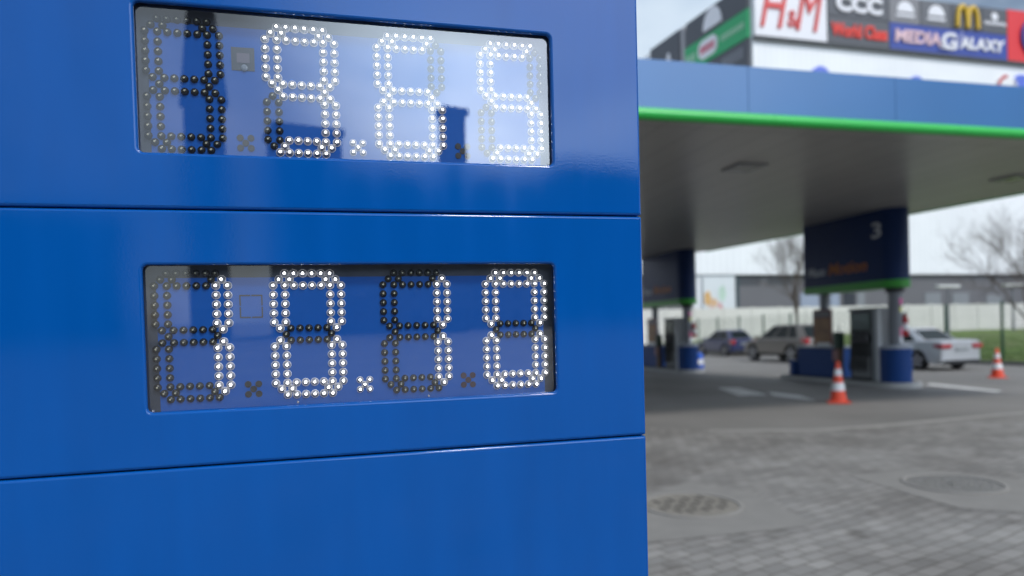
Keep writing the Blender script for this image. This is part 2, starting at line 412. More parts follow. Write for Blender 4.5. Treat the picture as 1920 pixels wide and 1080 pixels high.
def glass_mat():
    M = bpy.data.materials.new('display_glass'); M.use_nodes = True; t = M.node_tree
    for n in list(t.nodes): t.nodes.remove(n)
    o = t.nodes.new('ShaderNodeOutputMaterial'); tr = t.nodes.new('ShaderNodeBsdfTransparent'); gl = t.nodes.new('ShaderNodeBsdfGlossy')
    df = t.nodes.new('ShaderNodeBsdfDiffuse'); df.inputs['Color'].default_value = (0.55, 0.6, 0.68, 1)
    tr.inputs['Color'].default_value = (0.93, 0.95, 0.97, 1); gl.inputs['Roughness'].default_value = 0.0
    ge = t.nodes.new('ShaderNodeNewGeometry'); dp = t.nodes.new('ShaderNodeVectorMath'); dp.operation = 'DOT_PRODUCT'
    t.links.new(ge.outputs['Normal'], dp.inputs[0]); t.links.new(ge.outputs['Incoming'], dp.inputs[1])
    def mth(op, a, b=None):
        n = t.nodes.new('ShaderNodeMath'); n.operation = op
        for i_, v in enumerate((a, b)):
            if v is None: continue
            if isinstance(v, (int, float)): n.inputs[i_].default_value = v
            else: t.links.new(v, n.inputs[i_])
        return n.outputs[0]
    # Schlick reflectance of the two faces of a thin pane
    fr = mth('ADD', mth('MULTIPLY', mth('POWER', mth('SUBTRACT', 1.0, mth('ABSOLUTE', dp.outputs['Value'])), 5.0), 0.82), 0.165)
    mx = t.nodes.new('ShaderNodeMixShader'); t.links.new(fr, mx.inputs[0])
    tc = t.nodes.new('ShaderNodeTexCoord'); nz = t.nodes.new('ShaderNodeTexNoise'); nz.inputs['Scale'].default_value = 14; nz.inputs['Detail'].default_value = 8
    t.links.new(tc.outputs['Object'], nz.inputs['Vector'])
    nz.inputs['Scale'].default_value = 6; nz.inputs['Detail'].default_value = 3
    mr = t.nodes.new('ShaderNodeMapRange'); mr.inputs['From Min'].default_value = 0.35; mr.inputs['From Max'].default_value = 0.75
    mr.inputs['To Min'].default_value = 0.003; mr.inputs['To Max'].default_value = 0.016
    t.links.new(nz.outputs['Fac'], mr.inputs['Value'])
    dm = t.nodes.new('ShaderNodeMixShader'); t.links.new(mr.outputs['Result'], dm.inputs[0])
    t.links.new(tr.outputs[0], dm.inputs[1]); t.links.new(df.outputs[0], dm.inputs[2])
    hz = t.nodes.new('ShaderNodeBsdfRefraction'); hz.inputs['IOR'].default_value = 1.0; hz.inputs['Roughness'].default_value = 0.24
    dh = t.nodes.new('ShaderNodeMixShader'); dh.inputs[0].default_value = 0.09
    t.links.new(dm.outputs[0], dh.inputs[1]); t.links.new(hz.outputs[0], dh.inputs[2])
    t.links.new(dh.outputs[0], mx.inputs[1]); t.links.new(gl.outputs[0], mx.inputs[2]); t.links.new(mx.outputs[0], o.inputs['Surface'])
    return M
GLASS = glass_mat()
PLATE = mat('led_plate_blue', (0.0, 0.098, 0.44), rough=0.5, var=0.05, spec=0.2)
MARGIN = mat('led_plate_margin', (0.035, 0.045, 0.07), rough=0.5)
YG = 0.0132; YP = 0.029        # glass and LED plate depths
UNLIT = mat('led_lens_unlit', (0.010, 0.011, 0.010), rough=0.18, var=0.3, scale=90)
CHIP_GLINT = mat('led_chip_glint', (0.62, 0.58, 0.40), rough=0.3)  # pale yellow chip cap, also the painted highlight spot on each unlit lens
SILV = mat('led_lens_silver', (0.55, 0.54, 0.56), rough=0.3, metal=0.7)
RING = mat('led_ring', (0.75, 0.74, 0.76), rough=0.3, metal=0.2, emis=(1, 0.95, 0.93), estr=0.30)
CORE = mat('led_core_lit', (0.9, 0.9, 0.9), rough=0.3, emis=(1, 0.97, 0.93), estr=26.0)
CORE2 = mat('led_core_lit_bright', (0.9, 0.9, 0.9), rough=0.3, emis=(1, 0.97, 0.95), estr=34.0)
CORE3 = mat('led_core_lit_soft', (0.9, 0.9, 0.9), rough=0.3, emis=(1, 0.93, 0.86), estr=10.0)
HALO = mat('led_inner_glow', (0.8, 0.8, 0.8), rough=0.3, emis=(1, 0.95, 0.93), estr=0.55)
FLAT = mat('dot_dark', (0.012, 0.012, 0.014), rough=0.5)
FLATR = mat('dot_dark_red', (0.035, 0.010, 0.016), rough=0.5)

def lens(mb, x, z, lit, r=0.0067, y=YP):
    seg = 14; bm = mb.bm
    def ring(rad, dep):
        return [bm.verts.new((x + rad * math.cos(2*math.pi*k/seg), y - dep, z + rad * math.sin(2*math.pi*k/seg))) for k in range(seg)]
    j = random.uniform(-1, 1) * 0.02 * r
    if lit: prof = [(1.10, 0.0, 1), (1.09, 0.12, 1), (1.0, 0.13, 0), (0.92, 0.42, 0), (0.74, 0.66, 0), (0.44, 0.86, 3), (0.27, 0.93, 2), (0.14, 0.97, 2)]
    else:   prof = [(1.0, 0.0, 0), (0.96, 0.28, 0), (0.82, 0.56, 0), (0.60, 0.78, 0), (0.34, 0.91, 0), (0.21, 0.95, 1), (0.08, 0.965, 1)]
    prev = None
    cm_ = random.choice((2, 2, 4, 5))
    for (a, d, mi) in prof:
        if lit and mi == 2: mi = cm_
        rg = ring(a * r + j * 0, d * r)
        if prev:
            for k in range(seg):
                f = bm.faces.new((prev[k], prev[(k+1) % seg], rg[(k+1) % seg], rg[k])); f.material_index = pm; f.smooth = True
        prev = rg; pm = mi
    f = bm.faces.new(prev); f.material_index = pm

SEG = {'a': [(1.27,0),(2.27,0),(3.27,0),(4.27,0),(5.27,0),(6.27,0),(1.8,.65),(5.8,.65),(2.27,1.3),(3.27,1.3),(4.27,1.3),(5.27,1.3)],
 'f': [(.63,.65)] + [(x, y) for y in (1.3,2.3,3.3,4.3,5.27) for x in (0,1.27)] + [(.63,5.93)],
 'b': [(6.9,.65)] + [(x, y) for y in (1.3,2.3,3.3,4.3,5.27) for x in (6.27,7.5)] + [(6.9,5.93)],
 'g': [(x, 5.93) for x in (1.8,2.8,3.8,4.8,5.8)] + [(1.27,6.58),(6.3,6.58)] + [(x, 7.23) for x in (1.8,2.8,3.8,4.8,5.8)],
 'e': [(.63,7.23)] + [(x, y) for y in (7.88,8.88,9.88,10.88,11.85) for x in (0,1.27)] + [(.63,12.5)],
 'c': [(6.9,7.23)] + [(x, y) for y in (7.88,8.88,9.88,10.88,11.85) for x in (6.27,7.5)] + [(6.9,12.5)],
 'd': [(2.27,11.85),(3.27,11.85),(4.27,11.85),(5.27,11.85),(1.8,12.5),(5.8,12.5),(1.27,13.15),(2.27,13.15),(3.27,13.15),(4.27,13.15),(5.27,13.15),(6.27,13.15)]}
NUM = {'0': 'abcdef', '1': 'bc', '5': 'afgcd', '6': 'afgecd', '9': 'abcdfg', ' ': ''}
def digit(a, b, c_, ch, label):
    A, B, C = TL(*a, YP), TL(*b, YP), TL(*c_, YP)
    ux = (Vector(B) - Vector(A)) / 7.5; uz = (Vector(C) - Vector(A)) / 10.55
    d = empty('price_digit'); d.parent = totem; d.location = (A[0], 0, A[1]); d['label'] = label
    for s_, pts in SEG.items():
        lit = s_ in NUM[ch]
        mb = MB()
        for (x, y) in pts:
            p = ux * x + uz * (y - 1.3); lens(mb, p.x, p.y, lit)
        mb.build('lit_segment' if lit else 'unlit_segment', [SILV, RING, CORE, HALO, CORE2, CORE3] if lit else [UNLIT, CHIP_GLINT], d)
def dots(px, py, st):
    X, Z = TL(px, py, YP); d = MB(); q = 0.0088
    for (a, b) in ((-q, -q), (q, -q), (0, 0), (-q, q), (q, q)):
        if st == 1: lens(d, X + a, Z + b, True, 0.0056)
        else: d.lathe([(0.0058, YP - 0.0001), (0.0058, YP - 0.0012)], X + a, Z + b, 14, axis='y')
    o = d.build('decimal_point', [SILV, RING, CORE, HALO, CORE2, CORE3] if st == 1 else [FLAT if st == 0 else FLATR], totem)
    o['label'] = ['unlit black decimal point', 'lit white decimal point', 'unlit dark red decimal point'][st]
digit((270.8,57.2), (410.9,67.5), (278.5,253.8), ' ', 'unlit first digit of the upper price')
digit((496.5,73.2), (626.3,83.2), (502.7,261.8), '9', 'lit 9 of the upper price')
digit((705.7,89.2), (826.3,96.9), (710.9,269.8), '6', 'lit 6 of the upper price')
digit((899.5,103.3), (1010.9,110.7), (903.6,276.1), '5', 'lit 5 of the upper price')
digit((288.8,536.3), (426.8,535.4), (295.9,726.7), '1', 'lit first 1 of the lower price')
digit((512.1,535.4), (639.2,534.8), (517.5,718.4), '0', 'lit 0 next to the first 1 of the lower price')
digit((717.9,533.9), (837.6,532.7), (722.6,710.5), '1', 'lit 1 after the decimal point of the lower price')
digit((909.8,532.7), (1019.1,531.8), (913.1,702.7), '0', 'lit last 0 of the lower price')
for a in ((461,268.4,0),(671.6,277,1),(867.7,283.6,0),(475.7,729.4,0),(684.4,720.5,1),(877.9,712.2,2)): dots(*a)
for n_, rr in enumerate((R1, R2)):
    x0, x1, z0, z1 = rr
    b_ = MB(); b_.box(x0 - 0.02, x1 + 0.02, YP + 0.002, YP + 0.006, z0 - 0.012, z1 + 0.012); b_.build('display_margin', MARGIN, totem)
    b_ = MB(); b_.prism(rrect(x0 + 0.014, x1 - 0.016, z0 - 0.008, z1 - 0.020, 0.005), -YP - 0.002, -YP)
    for v in b_.bm.verts: v.co = (v.co.x, -v.co.z, v.co.y)
    b_.build('display_plate', PLATE, totem)
    b_ = MB(); b_.prism(rrect(x0 - 0.01, x1 + 0.01, z0 - 0.01, z1 + 0.01, 0.01), -YG - 0.0015, -YG)
    for v in b_.bm.verts: v.co = (v.co.x, -v.co.z, v.co.y)
    # single pane surface
    bm = b_.bm
    bmesh.ops.delete(bm, geom=[f for f in bm.faces if f.calc_center_median().y > YG + 0.0001], context='FACES')
    b_.build('glass_pane', GLASS, totem)
# light sensor in the upper window, outlined square in the lower one
x0, z1 = TL(433, 88, YP); x1, z0 = TL(478, 134, YP)
s = MB(); s.box(x0, x1, YP - 0.001, YP - 0.0002, z0, z1); s.mi = 1; cx_ = (x0 + x1) / 2
s.box(x0 + .009, x1 - .008, YP - 0.0016, YP - 0.0011, z0 + .013, z1 - .010); s.mi = 2
s.lathe([(0.0058, YP - 0.0011), (0.0055, YP - 0.003), (0.003, YP - 0.0045)], cx_ + .002, z0 + 0.0045, 14, axis='y')
s.build('light_sensor', [mat('sensor_grey', (0.05, 0.055, 0.065), rough=0.4), mat('sensor_window', (0.16, 0.14, 0.17), rough=0.2), mat('sensor_lens', (0.22, 0.25, 0.3), rough=0.15)], totem, smooth=False)
x0, z1 = TL(448.5, 553, YP); x1, z0 = TL(493.5, 595.5, YP)
s = MB(); t_ = 0.0022; mxx, mzz, gp = (x0 + x1) / 2, (z0 + z1) / 2, 0.001
for (a, b, c_, d) in ((x0, mxx - gp, z0, z0 + t_), (mxx + gp, x1, z0, z0 + t_), (x0, mxx - gp, z1 - t_, z1), (mxx + gp, x1, z1 - t_, z1),
                      (x0, x0 + t_, z0 + t_, mzz - gp), (x0, x0 + t_, mzz + gp, z1 - t_), (x1 - t_, x1, z0 + t_, mzz - gp), (x1 - t_, x1, mzz + gp, z1 - t_)):
    s.box(a, b, YP - 0.0008, YP - 0.0001, c_, d)
s.build('sensor_cutout', FLAT, totem)
for (px, py) in ((288, 772), (559, 755), (804, 743)):
    sc = MB(); X, Z = TL(px, py, YG); sc.lathe([(0.0022, YG - 0.0002), (0.0018, YG - 0.0014)], X, Z + 0.001, 12, axis='y')
    sc.build('pane_screw', mat('screw', (0.6, 0.6, 0.62), rough=0.25, metal=0.9), totem)

# ------------------------------------------------------------------ canopy
CH = 4.55
def CG(px, py, z=CH): p = hit(px, py, (0, 0, z), Vector((0, 0, 1))); return Vector((p.x, p.y, 0))
fA, fB = CG(1203, 225), CG(1920, 262); df = (fB - fA).normalized()
rA, rB = CG(1921, 361), CG(1321, 471); dr = (rB - rA).normalized()
cr_ = (rA - fA); den = df.x * (-dr.y) + dr.x * df.y
tt = (cr_.x * (-dr.y) + dr.x * cr_.y) / den
FR = fA + df * tt; FL = fA - df * 11
BK = [rB, CG(1218, 487), Vector((-11, 29, 0))]
poly = [FL, FR] + BK
canopy = empty('canopy', (poly[0].x, poly[0].y, 0)); tag(canopy, 'wide blue petrol station canopy with a green lower edge and grey underside', 'canopy')
O = Vector((FL.x, FL.y, 0)); lp = [(p - O) for p in poly]
CEIL = mat('canopy_soffit', (0.42, 0.41, 0.385), rough=0.30, var=0.05, scale=0.6, spec=0.6)
_t = CEIL.node_tree; _pb = _t.nodes['Principled BSDF']; _src = _pb.inputs['Base Color'].links[0].from_socket
_tc = _t.nodes.new('ShaderNodeTexCoord'); _mp = _t.nodes.new('ShaderNodeMapping'); _mp.inputs['Rotation'].default_value = (0, 0, -GA)
_bk = _t.nodes.new('ShaderNodeTexBrick'); _bk.offset = 0; _bk.inputs['Scale'].default_value = 1; _bk.inputs['Brick Width'].default_value = 0.6; _bk.inputs['Row Height'].default_value = 6.0
_bk.inputs['Mortar Size'].default_value = 0.012; _bk.inputs['Color1'].default_value = (1, 1, 1, 1); _bk.inputs['Color2'].default_value = (.93, .93, .93, 1); _bk.inputs['Mortar'].default_value = (.55, .55, .55, 1)
_t.links.new(_tc.outputs['Object'], _mp.inputs['Vector']); _t.links.new(_mp.outputs['Vector'], _bk.inputs['Vector'])
_mm = _t.nodes.new('ShaderNodeMixRGB'); _mm.blend_type = 'MULTIPLY'; _mm.inputs['Fac'].default_value = 1
_t.links.new(_src, _mm.inputs['Color1']); _t.links.new(_bk.outputs['Color'], _mm.inputs['Color2']); _t.links.new(_mm.outputs['Color'], _pb.inputs['Base Color'])
FB_ = mat('canopy_blue', (0.015, 0.13, 0.36), rough=0.35, var=0.10, scale=0.8, coat=0.4)
GRN = mat('canopy_green', (0.02, 0.50, 0.07), rough=0.35, var=0.05, coat=0.5)
cm = MB(); cm.prism([(p.x, p.y) for p in lp], CH, CH + 0.1); cm.build('soffit', CEIL, canopy)
tz = hit(1203, 113, fA, Vector((-df.y, df.x, 0))).z
FH = tz - CH
fas = MB(); nf = Vector((-df.y, df.x, 0)); tot = (lp[1] - lp[0]).length
for q in range(9):
    a0, a1 = tot * q / 9 + 0.004, tot * (q + 1) / 9 - 0.004
    A, B = lp[0] + df * a0, lp[0] + df * a1
    fas.prism([(v.x, v.y) for v in (A - nf * 0.06, B - nf * 0.06, B, A)], CH + 0.12, CH + FH)
fas.build('fascia', FB_, canopy)
fr_ = MB(); segs = [(lp[1], lp[2]), (lp[2], lp[3]), (lp[3], lp[4]), (lp[4], lp[0])]
for A, B in segs:
    d = (B - A).normalized(); n_ = Vector((d.y, -d.x, 0))
    fr_.prism([(v.x, v.y) for v in (A + n_ * 0.05, B + n_ * 0.05, B, A)], CH + 0.12, CH + FH)
fr_.build('rear_fascia', FB_, canopy)
rf = MB(); rf.prism([(p.x, p.y) for p in [v * 0.99 + Vector((0.1, 0.15, 0)) for v in lp]], CH + FH - 0.25, CH + FH - 0.2); rf.build('roof', GREY, canopy)
gt = MB()
for (A, B) in [(lp[0], lp[1])] + segs[:1]:
    d = (B - A).normalized(); n_ = Vector((d.y, -d.x, 0))
    L_ = (B - A).length; k_ = int(L_ / 3)
    for q in range(k_):
        a = A + d * (L_ * q / k_ + .003) + n_ * 0.09; b_ = A + d * (L_ * (q + 1) / k_ - .003) + n_ * 0.09
        gt.tube([(a.x, a.y, CH + 0.06), (b_.x, b_.y, CH + 0.06)], 0.085, 14)
gt.build('green_edge_tube', GRN, canopy, angle=50)
for (px, py) in ((1396, 313), (1900, 333)):
    p = CG(px, py) - O; l_ = MB()
    for v in range(1): l_.box(-0.30, 0.30, -0.30, 0.30, CH - 0.03, CH - 0.004, 0.01)
    l_.mi = 1; l_.box(-0.24, 0.24, -0.24, 0.24, CH - 0.036, CH - 0.031)
    o = l_.build('ceiling_light', [GREY, mat('lamp_lens_off', (0.20, 0.20, 0.18), rough=0.2)], canopy); o.location = (p.x, p.y, 0); o.rotation_euler = (0, 0, GA)

# ------------------------------------------------------------------ pump islands
PB = mat('plinth_blue', (0.002, 0.042, 0.19), rough=0.5, var=0.06, spec=0.3)
NAVY = mat('overhead_sign_navy', (0.003, 0.022, 0.10), rough=0.45, spec=0.25)
GRN2 = mat('overhead_sign_green', (0.03, 0.32, 0.02), rough=0.4)
POST = mat('post_grey', (0.16, 0.17, 0.19), rough=0.35, metal=0.3)
CAPM = mat('plinth_cap', (0.36, 0.39, 0.44), rough=0.4)
ORNG = mat('orange_lettering', (0.42, 0.13, 0.01), rough=0.5)
WLET = mat('white_lettering', (0.55, 0.58, 0.62), rough=0.5)
PUMPD = mat('pump_dark', (0.030, 0.033, 0.036), rough=0.4)
PUMPG = mat('pump_grey_side', (0.26, 0.29, 0.31), rough=0.4)
def capsule(hw, y0, y1, seg=10, r=None):
    r = r or hw; pts = []
    for k_ in range(seg + 1):
        a = math.pi + math.pi * k_ / seg; pts.append((hw * math.cos(a), y0 + r * math.sin(a)))
    for k_ in range(seg + 1):
        a = math.pi * k_ / seg; pts.append((hw * math.cos(a), y1 + 0.3 * r * math.sin(a)))
    return pts
def pump_island(px, py, pos, who, number):
    B = Vector(pos); rz = GA
    def E(name, lab, cat, lx=0, ly=0, lz=0.12, grp=None):
        p = B + E1 * lx + E2 * ly; o = empty(name, (p.x, p.y, lz), rz); return tag(o, lab, cat, grp)
    t = E('pump_island', 'low concrete island under ' + who, 'island', lz=0)
    i_ = MB(); i_.prism(capsule(0.58, 0, 3.9, 14), 0.0, 0.12, bev=0.02); i_.build('kerb', mat('island_concrete', (0.42, 0.42, 0.41), rough=0.8, var=0.2), t)
    i_ = MB(); i_.prism(capsule(0.52, 0.05, 3.85, 14), 0.121, 0.124); i_.build('deck', mat('island_deck', (0.12, 0.12, 0.12), rough=0.8, var=0.2), t)
    # near column
    t = E('canopy_column', 'round grey column on a blue drum plinth at the near end of ' + who, 'column', grp='columns of the pump islands')
    q = MB(); q.lathe([(0.36, 0.0), (0.37, 0.86)], seg=32); q.build('plinth', PB, t, angle=40)
    q = MB(); q.lathe([(0.385, 0.862), (0.385, 0.92), (0.30, 0.95)], seg=32); q.build('cap', CAPM, t, angle=40)
    q = MB(); q.lathe([(0.16, 0.951), (0.16, 2.42)], seg=24); q.build('post', POST, t, angle=40)
    q = MB(); q.lathe([(0.22, 2.30), (0.22, 2.418)], seg=24); q.build('collar', BLACK, t, angle=40)
    for (z0, z1, cc, nm) in ((1.98, 2.14, (0.75, 0.12, 0.35), 'pink'), (1.80, 1.93, (0.55, 0.55, 0.10), 'yellow'), (1.18, 1.40, (0.7, 0.22, 0.32), 'rose'), (0.99, 1.17, (0.75, 0.75, 0.78), 'paper')):
        q = MB()
        for k_ in range(5):
            a0, a1 = R(-95 + 15 * k_), R(-80 + 15 * k_); rr = 0.163
            q.quad((rr*math.cos(a0), rr*math.sin(a0), z0), (rr*math.cos(a1), rr*math.sin(a1), z0), (rr*math.cos(a1), rr*math.sin(a1), z1), (rr*math.cos(a0), rr*math.sin(a0), z1))
        q.build('sticker', mat('sticker_' + nm, cc, rough=0.6), t)['label'] = nm + ' sticker on the post'
    # far column
    t = E('canopy_column', 'grey column on a long blue box plinth at the far end of ' + who, 'column', 0, 2.6, grp='columns of the pump islands')
    q = MB(); q.box(-0.32, 0.32, -0.72, 0.85, 0.0, 0.84, 0.04); q.build('plinth', PB, t)
    q = MB(); q.box(-0.35, 0.35, -0.75, 0.88, 0.842, 0.90, 0.015); q.build('cap', CAPM, t)
    q = MB(); q.lathe([(0.13, 0.90), (0.13, 2.42)], seg=20); q.build('post', POST, t, angle=40)
    # overhead sign
    t = E('overhead_pump_sign', 'dark blue overhead sign with ' + ('the number 3 and orange lettering' if number else 'faint orange lettering and no number, farther off behind pump 3'), 'sign', lz=2.54)
    q = MB(); q.prism(capsule(0.36, 0.02, 3.0, 14, 0.36), 0.20, CH - 2.54); q.build('box', NAVY, t, angle=40)
    q = MB(); q.prism(capsule(0.375, 0.02, 3.0, 14, 0.375), 0.0, 0.199); q.build('green_band', GRN2, t, angle=40)
    P_ = B - E1 * 0.37
    def face(px_, py_):
        h_ = hit(px_, py_, P_, E1) - Vector((B.x, B.y, 2.54)); return h_.dot(E2), h_.z
    if number:
        a = face(1633, 419); b_ = face(1652, 445)
        text('3', 'number', WLET, t, -(a[0]+b_[0])/2, (a[1]+b_[1])/2, abs(a[0]-b_[0]), abs(a[1]-b_[1]), y=-0.362, depth=0.01, axis='side', bold=.02)
    text('Maxx', 'lettering', WLET, t, -2.45, 0.62, 0.75, 0.26, y=-0.362, depth=0.01, axis='side', shear=.2, bold=.02)
    text('Motion', 'lettering', ORNG, t, -1.25, 0.64, 1.45, 0.33, y=-0.362, depth=0.01, axis='side', shear=.2, bold=.02)
    # dispenser
    t = E('fuel_pump', 'dark fuel dispenser with hanging hoses between the columns of ' + who, 'fuel pump', 0, 0.85, 0.124, 'fuel dispensers')
    q = MB(); q.box(-0.26, 0.26, -0.36, 0.45, 0.0, 1.86, 0.02); q.build('cabinet', PUMPD, t)
    q = MB(); q.box(-0.275, 0.275, -0.52, -0.365, 0.0, 1.86, 0.01); q.build('side_pillar', PUMPG, t)
    q = MB(); q.box(-0.30, 0.30, -0.55, 0.48, 1.862, 1.93, 0.02); q.build('top_cover', PUMPG, t)
    q = MB(); q.box(-0.29, 0.29, -0.60, -0.523, 0.0, 1.90, 0.01); q.build('edge_trim', WHITE, t)
    q = MB(); q.box(-0.268, -0.261, -0.30, 0.38, 0.08, 0.62); q.build('lower_panel', mat('pump_lower_grey', (0.16, 0.165, 0.17), rough=.4, var=.2), t)
    q = MB(); q.box(-0.285, -0.262, -0.28, 0.36, 1.35, 1.78); q.build('display', mat('pump_display', (0.03, 0.07, 0.05), rough=0.15), t)
    q = MB(); q.box(-0.284, -0.264, -0.14, 0.22, 1.66, 1.76); q.mi = 0
    q.build('screen', mat('pump_green_screen', (0.02, 0.12, 0.05), rough=0.2), t)
    for k_ in range(4):
        y = -0.24 + k_ * 0.17; q = MB()
        q.box(-0.33, -0.262, y - 0.035, y + 0.035, 1.02, 1.22, 0.01); q.mi = 0
        q.tube([(-0.30, y, 1.03), (-0.40, y - 0.01, 0.7), (-0.42, y + 0.03, 0.38), (-0.36, y + 0.08, 0.24), (-0.30, y + 0.12, 0.4), (-0.275, y + 0.12, 1.6)], 0.018, 7)
        q.build('hose', mat('hose_black', (0.01, 0.01, 0.01), rough=0.5), t, angle=50)
        q = MB(); q.tube([(-0.345, y, 1.02), (-0.35, y, 1.16), (-0.39, y, 1.24)], 0.02, 8); q.build('nozzle', mat('nozzle_grey', (0.3, 0.3, 0.33), rough=0.3, metal=0.6), t, angle=50)
    # poster
    t = E('advert_board', 'brown and red poster board on the far plinth of ' + who, 'poster', -0.24, 2.35, 1.03, 'poster boards on the pump islands')
    q = MB(); q.box(-0.03, 0.0, -0.36, 0.42, 0.0, 1.05, 0.008); q.build('board', mat('poster_frame_maroon', (0.14, 0.015, 0.02), rough=0.4), t)
    q = MB(); q.box(-0.034, -0.031, -0.30, 0.36, 0.05, 0.80); q.build('picture', mat('poster_brown', (0.22, 0.05, 0.03), rough=0.4, var=0.9, scale=3.2, col2=(0.55, 0.28, 0.10)), t)
    q = MB(); q.box(-0.034, -0.031, -0.30, 0.36, 0.83, 1.0); q.build('title_strip', mat('poster_title', (0.16, 0.15, 0.15), rough=0.4, var=0.5, scale=9), t)
    q = MB(); q.box(-0.10, -0.04, -0.32, 0.20, 0.0, 0.09, 0.01); q.build('tray', WHITE, t)
    # squeegee stand
    t = E('squeegee_stand', 'dark green squeegee holder with a red tag beside ' + who, 'squeegee holder', -0.36, 1.62, 0.0, 'squeegee holders')
    t.location.z = 0.124
    q = MB(); q.box(-0.07, 0.07, -0.09, 0.09, 0.0, 0.84, 0.01); q.build('pedestal', mat('stand_brown', (0.17, 0.11, 0.07), rough=0.6), t)
    q = MB(); q.box(-0.10, 0.10, -0.11, 0.11, 0.842, 1.30, 0.02); q.build('bucket', mat('stand_green', (0.02, 0.055, 0.035), rough=0.5), t)
    q = MB(); q.box(-0.115, -0.10, -0.10, 0.12, 0.50, 0.80); q.build('tag', mat('tag_red', (0.35, 0.06, 0.07), rough=0.5, var=0.6, scale=7, col2=(0.5, 0.3, 0.3)), t)
    q = MB(); q.tube([(0.02, 0.0, 1.28), (0.03, 0.02, 1.5)], 0.014, 6); q.build('handle', BLACK, t)
    # extinguisher hanging on the near column
    t = E('fire_extinguisher', 'red fire extinguisher with a black hose on the near column of ' + who, 'fire extinguisher', 0.25, -0.05, 1.30, 'fire extinguishers')
    q = MB(); q.lathe([(0.07, 0.0), (0.085, 0.02), (0.085, 0.42), (0.06, 0.50), (0.025, 0.53)], seg=20); q.build('cylinder', mat('extinguisher_red', (0.42, 0.015, 0.02), rough=0.3), t, angle=40)
    q = MB(); q.lathe([(0.087, 0.14), (0.087, 0.32)], seg=20); q.build('label_band', WHITE, t, angle=40)
    q = MB(); q.box(-0.03, 0.05, -0.02, 0.02, 0.53, 0.60, 0.008); q.build('valve', BLACK, t)
    q = MB(); q.tube([(-0.03, 0, 0.56), (-0.10, 0, 0.5), (-0.115, 0, 0.2)], 0.014, 6); q.build('hose', BLACK, t)
    # small crate on the island in front of the long plinth
    t = E('display_crate', 'small blue crate standing at the far end of ' + who, 'crate', -0.12, 3.62, 0.124, 'blue crates on the islands')
    q = MB(); q.box(-0.26, 0.26, -0.13, 0.13, 0.0, 0.42, 0.02); q.build('body', PB, t)
    q = MB(); q.box(-0.28, 0.28, -0.15, 0.15, 0.422, 0.46, 0.01); q.build('rim', PB, t)
p3 = ground(1684, 727); p3 = Vector((p3.x, p3.y, 0)) + E2 * 0.30 + E1 * 0.24
pump_island(0, 0, p3, 'pump 3', True)
p1 = Vector((ray(1275, 0).x / ray(1275, 0).y * 25.4, 25.4, 0))
pump_island(0, 0, p1, 'the farther pump island', False)
# white and blue canister by the farther island
pc = ground(1307, 693)
t = empty('water_canister', (pc.x, pc.y, 0), GA); t.scale = (1.6, 1.6, 1.6); tag(t, 'blue watering can with a white lid on the ground right of the farther pump island', 'watering can')
q = MB(); q.lathe([(0.15, 0.0), (0.17, 0.05), (0.15, 0.36), (0.09, 0.42)], seg=20); q.build('body', mat('can_blue', (0.01, 0.10, 0.55), rough=0.35), t, angle=40)
q = MB(); q.tube([(-0.1, 0, 0.3), (-0.24, 0, 0.5), (-0.34, 0, 0.62)], 0.035, 8); q.build('spout', mat('can_blue', (0, 0, 0)), t, angle=50)
q = MB(); q.lathe([(0.075, -0.19), (0.07, -0.165)], 0.0, 0.2, 14, axis='y'); q.build('lid', WHITE, t)

# ------------------------------------------------------------------ traffic cones
def cone(px, py, label, h=0.86):
    p = ground(px, py); t = empty('traffic_cone', (p.x, p.y, 0), R(random.uniform(0, 90))); tag(t, label, 'traffic cone', 'orange traffic cones')
    OR = mat('cone_orange', (0.72, 0.065, 0.022), rough=0.5, var=0.15); WB = mat('cone_reflective', (0.75, 0.76, 0.78), rough=0.4, var=0.06)
    r0, r1 = 0.165, 0.03
    rad = lambda z: r0 + (r1 - r0) * (z - 0.03) / (h - 0.03)
    q = MB(); q.box(-0.22, 0.22, -0.22, 0.22, 0.0, 0.032, 0.012); q.build('foot', OR, t)
    prof = [(rad(z), z) for z in (0.03, h * .3, h * .6, h - 0.015)] + [(0.018, h)]
    q = MB(); q.lathe(prof, seg=28); q.build('body', OR, t, angle=50)
    for (a, b) in ((0.30, 0.49), (0.66, 0.82)):
        q = MB(); q.lathe([(rad(h*a) + .004, h*a), (rad(h*b) + .004, h*b)], seg=28); q.build('reflective_band', WB, t, angle=60)
cone(1572, 755, 'orange and white traffic cone standing in front of pump 3')
cone(1870, 708, 'orange and white traffic cone by the kerb, right of the silver car', 0.84)

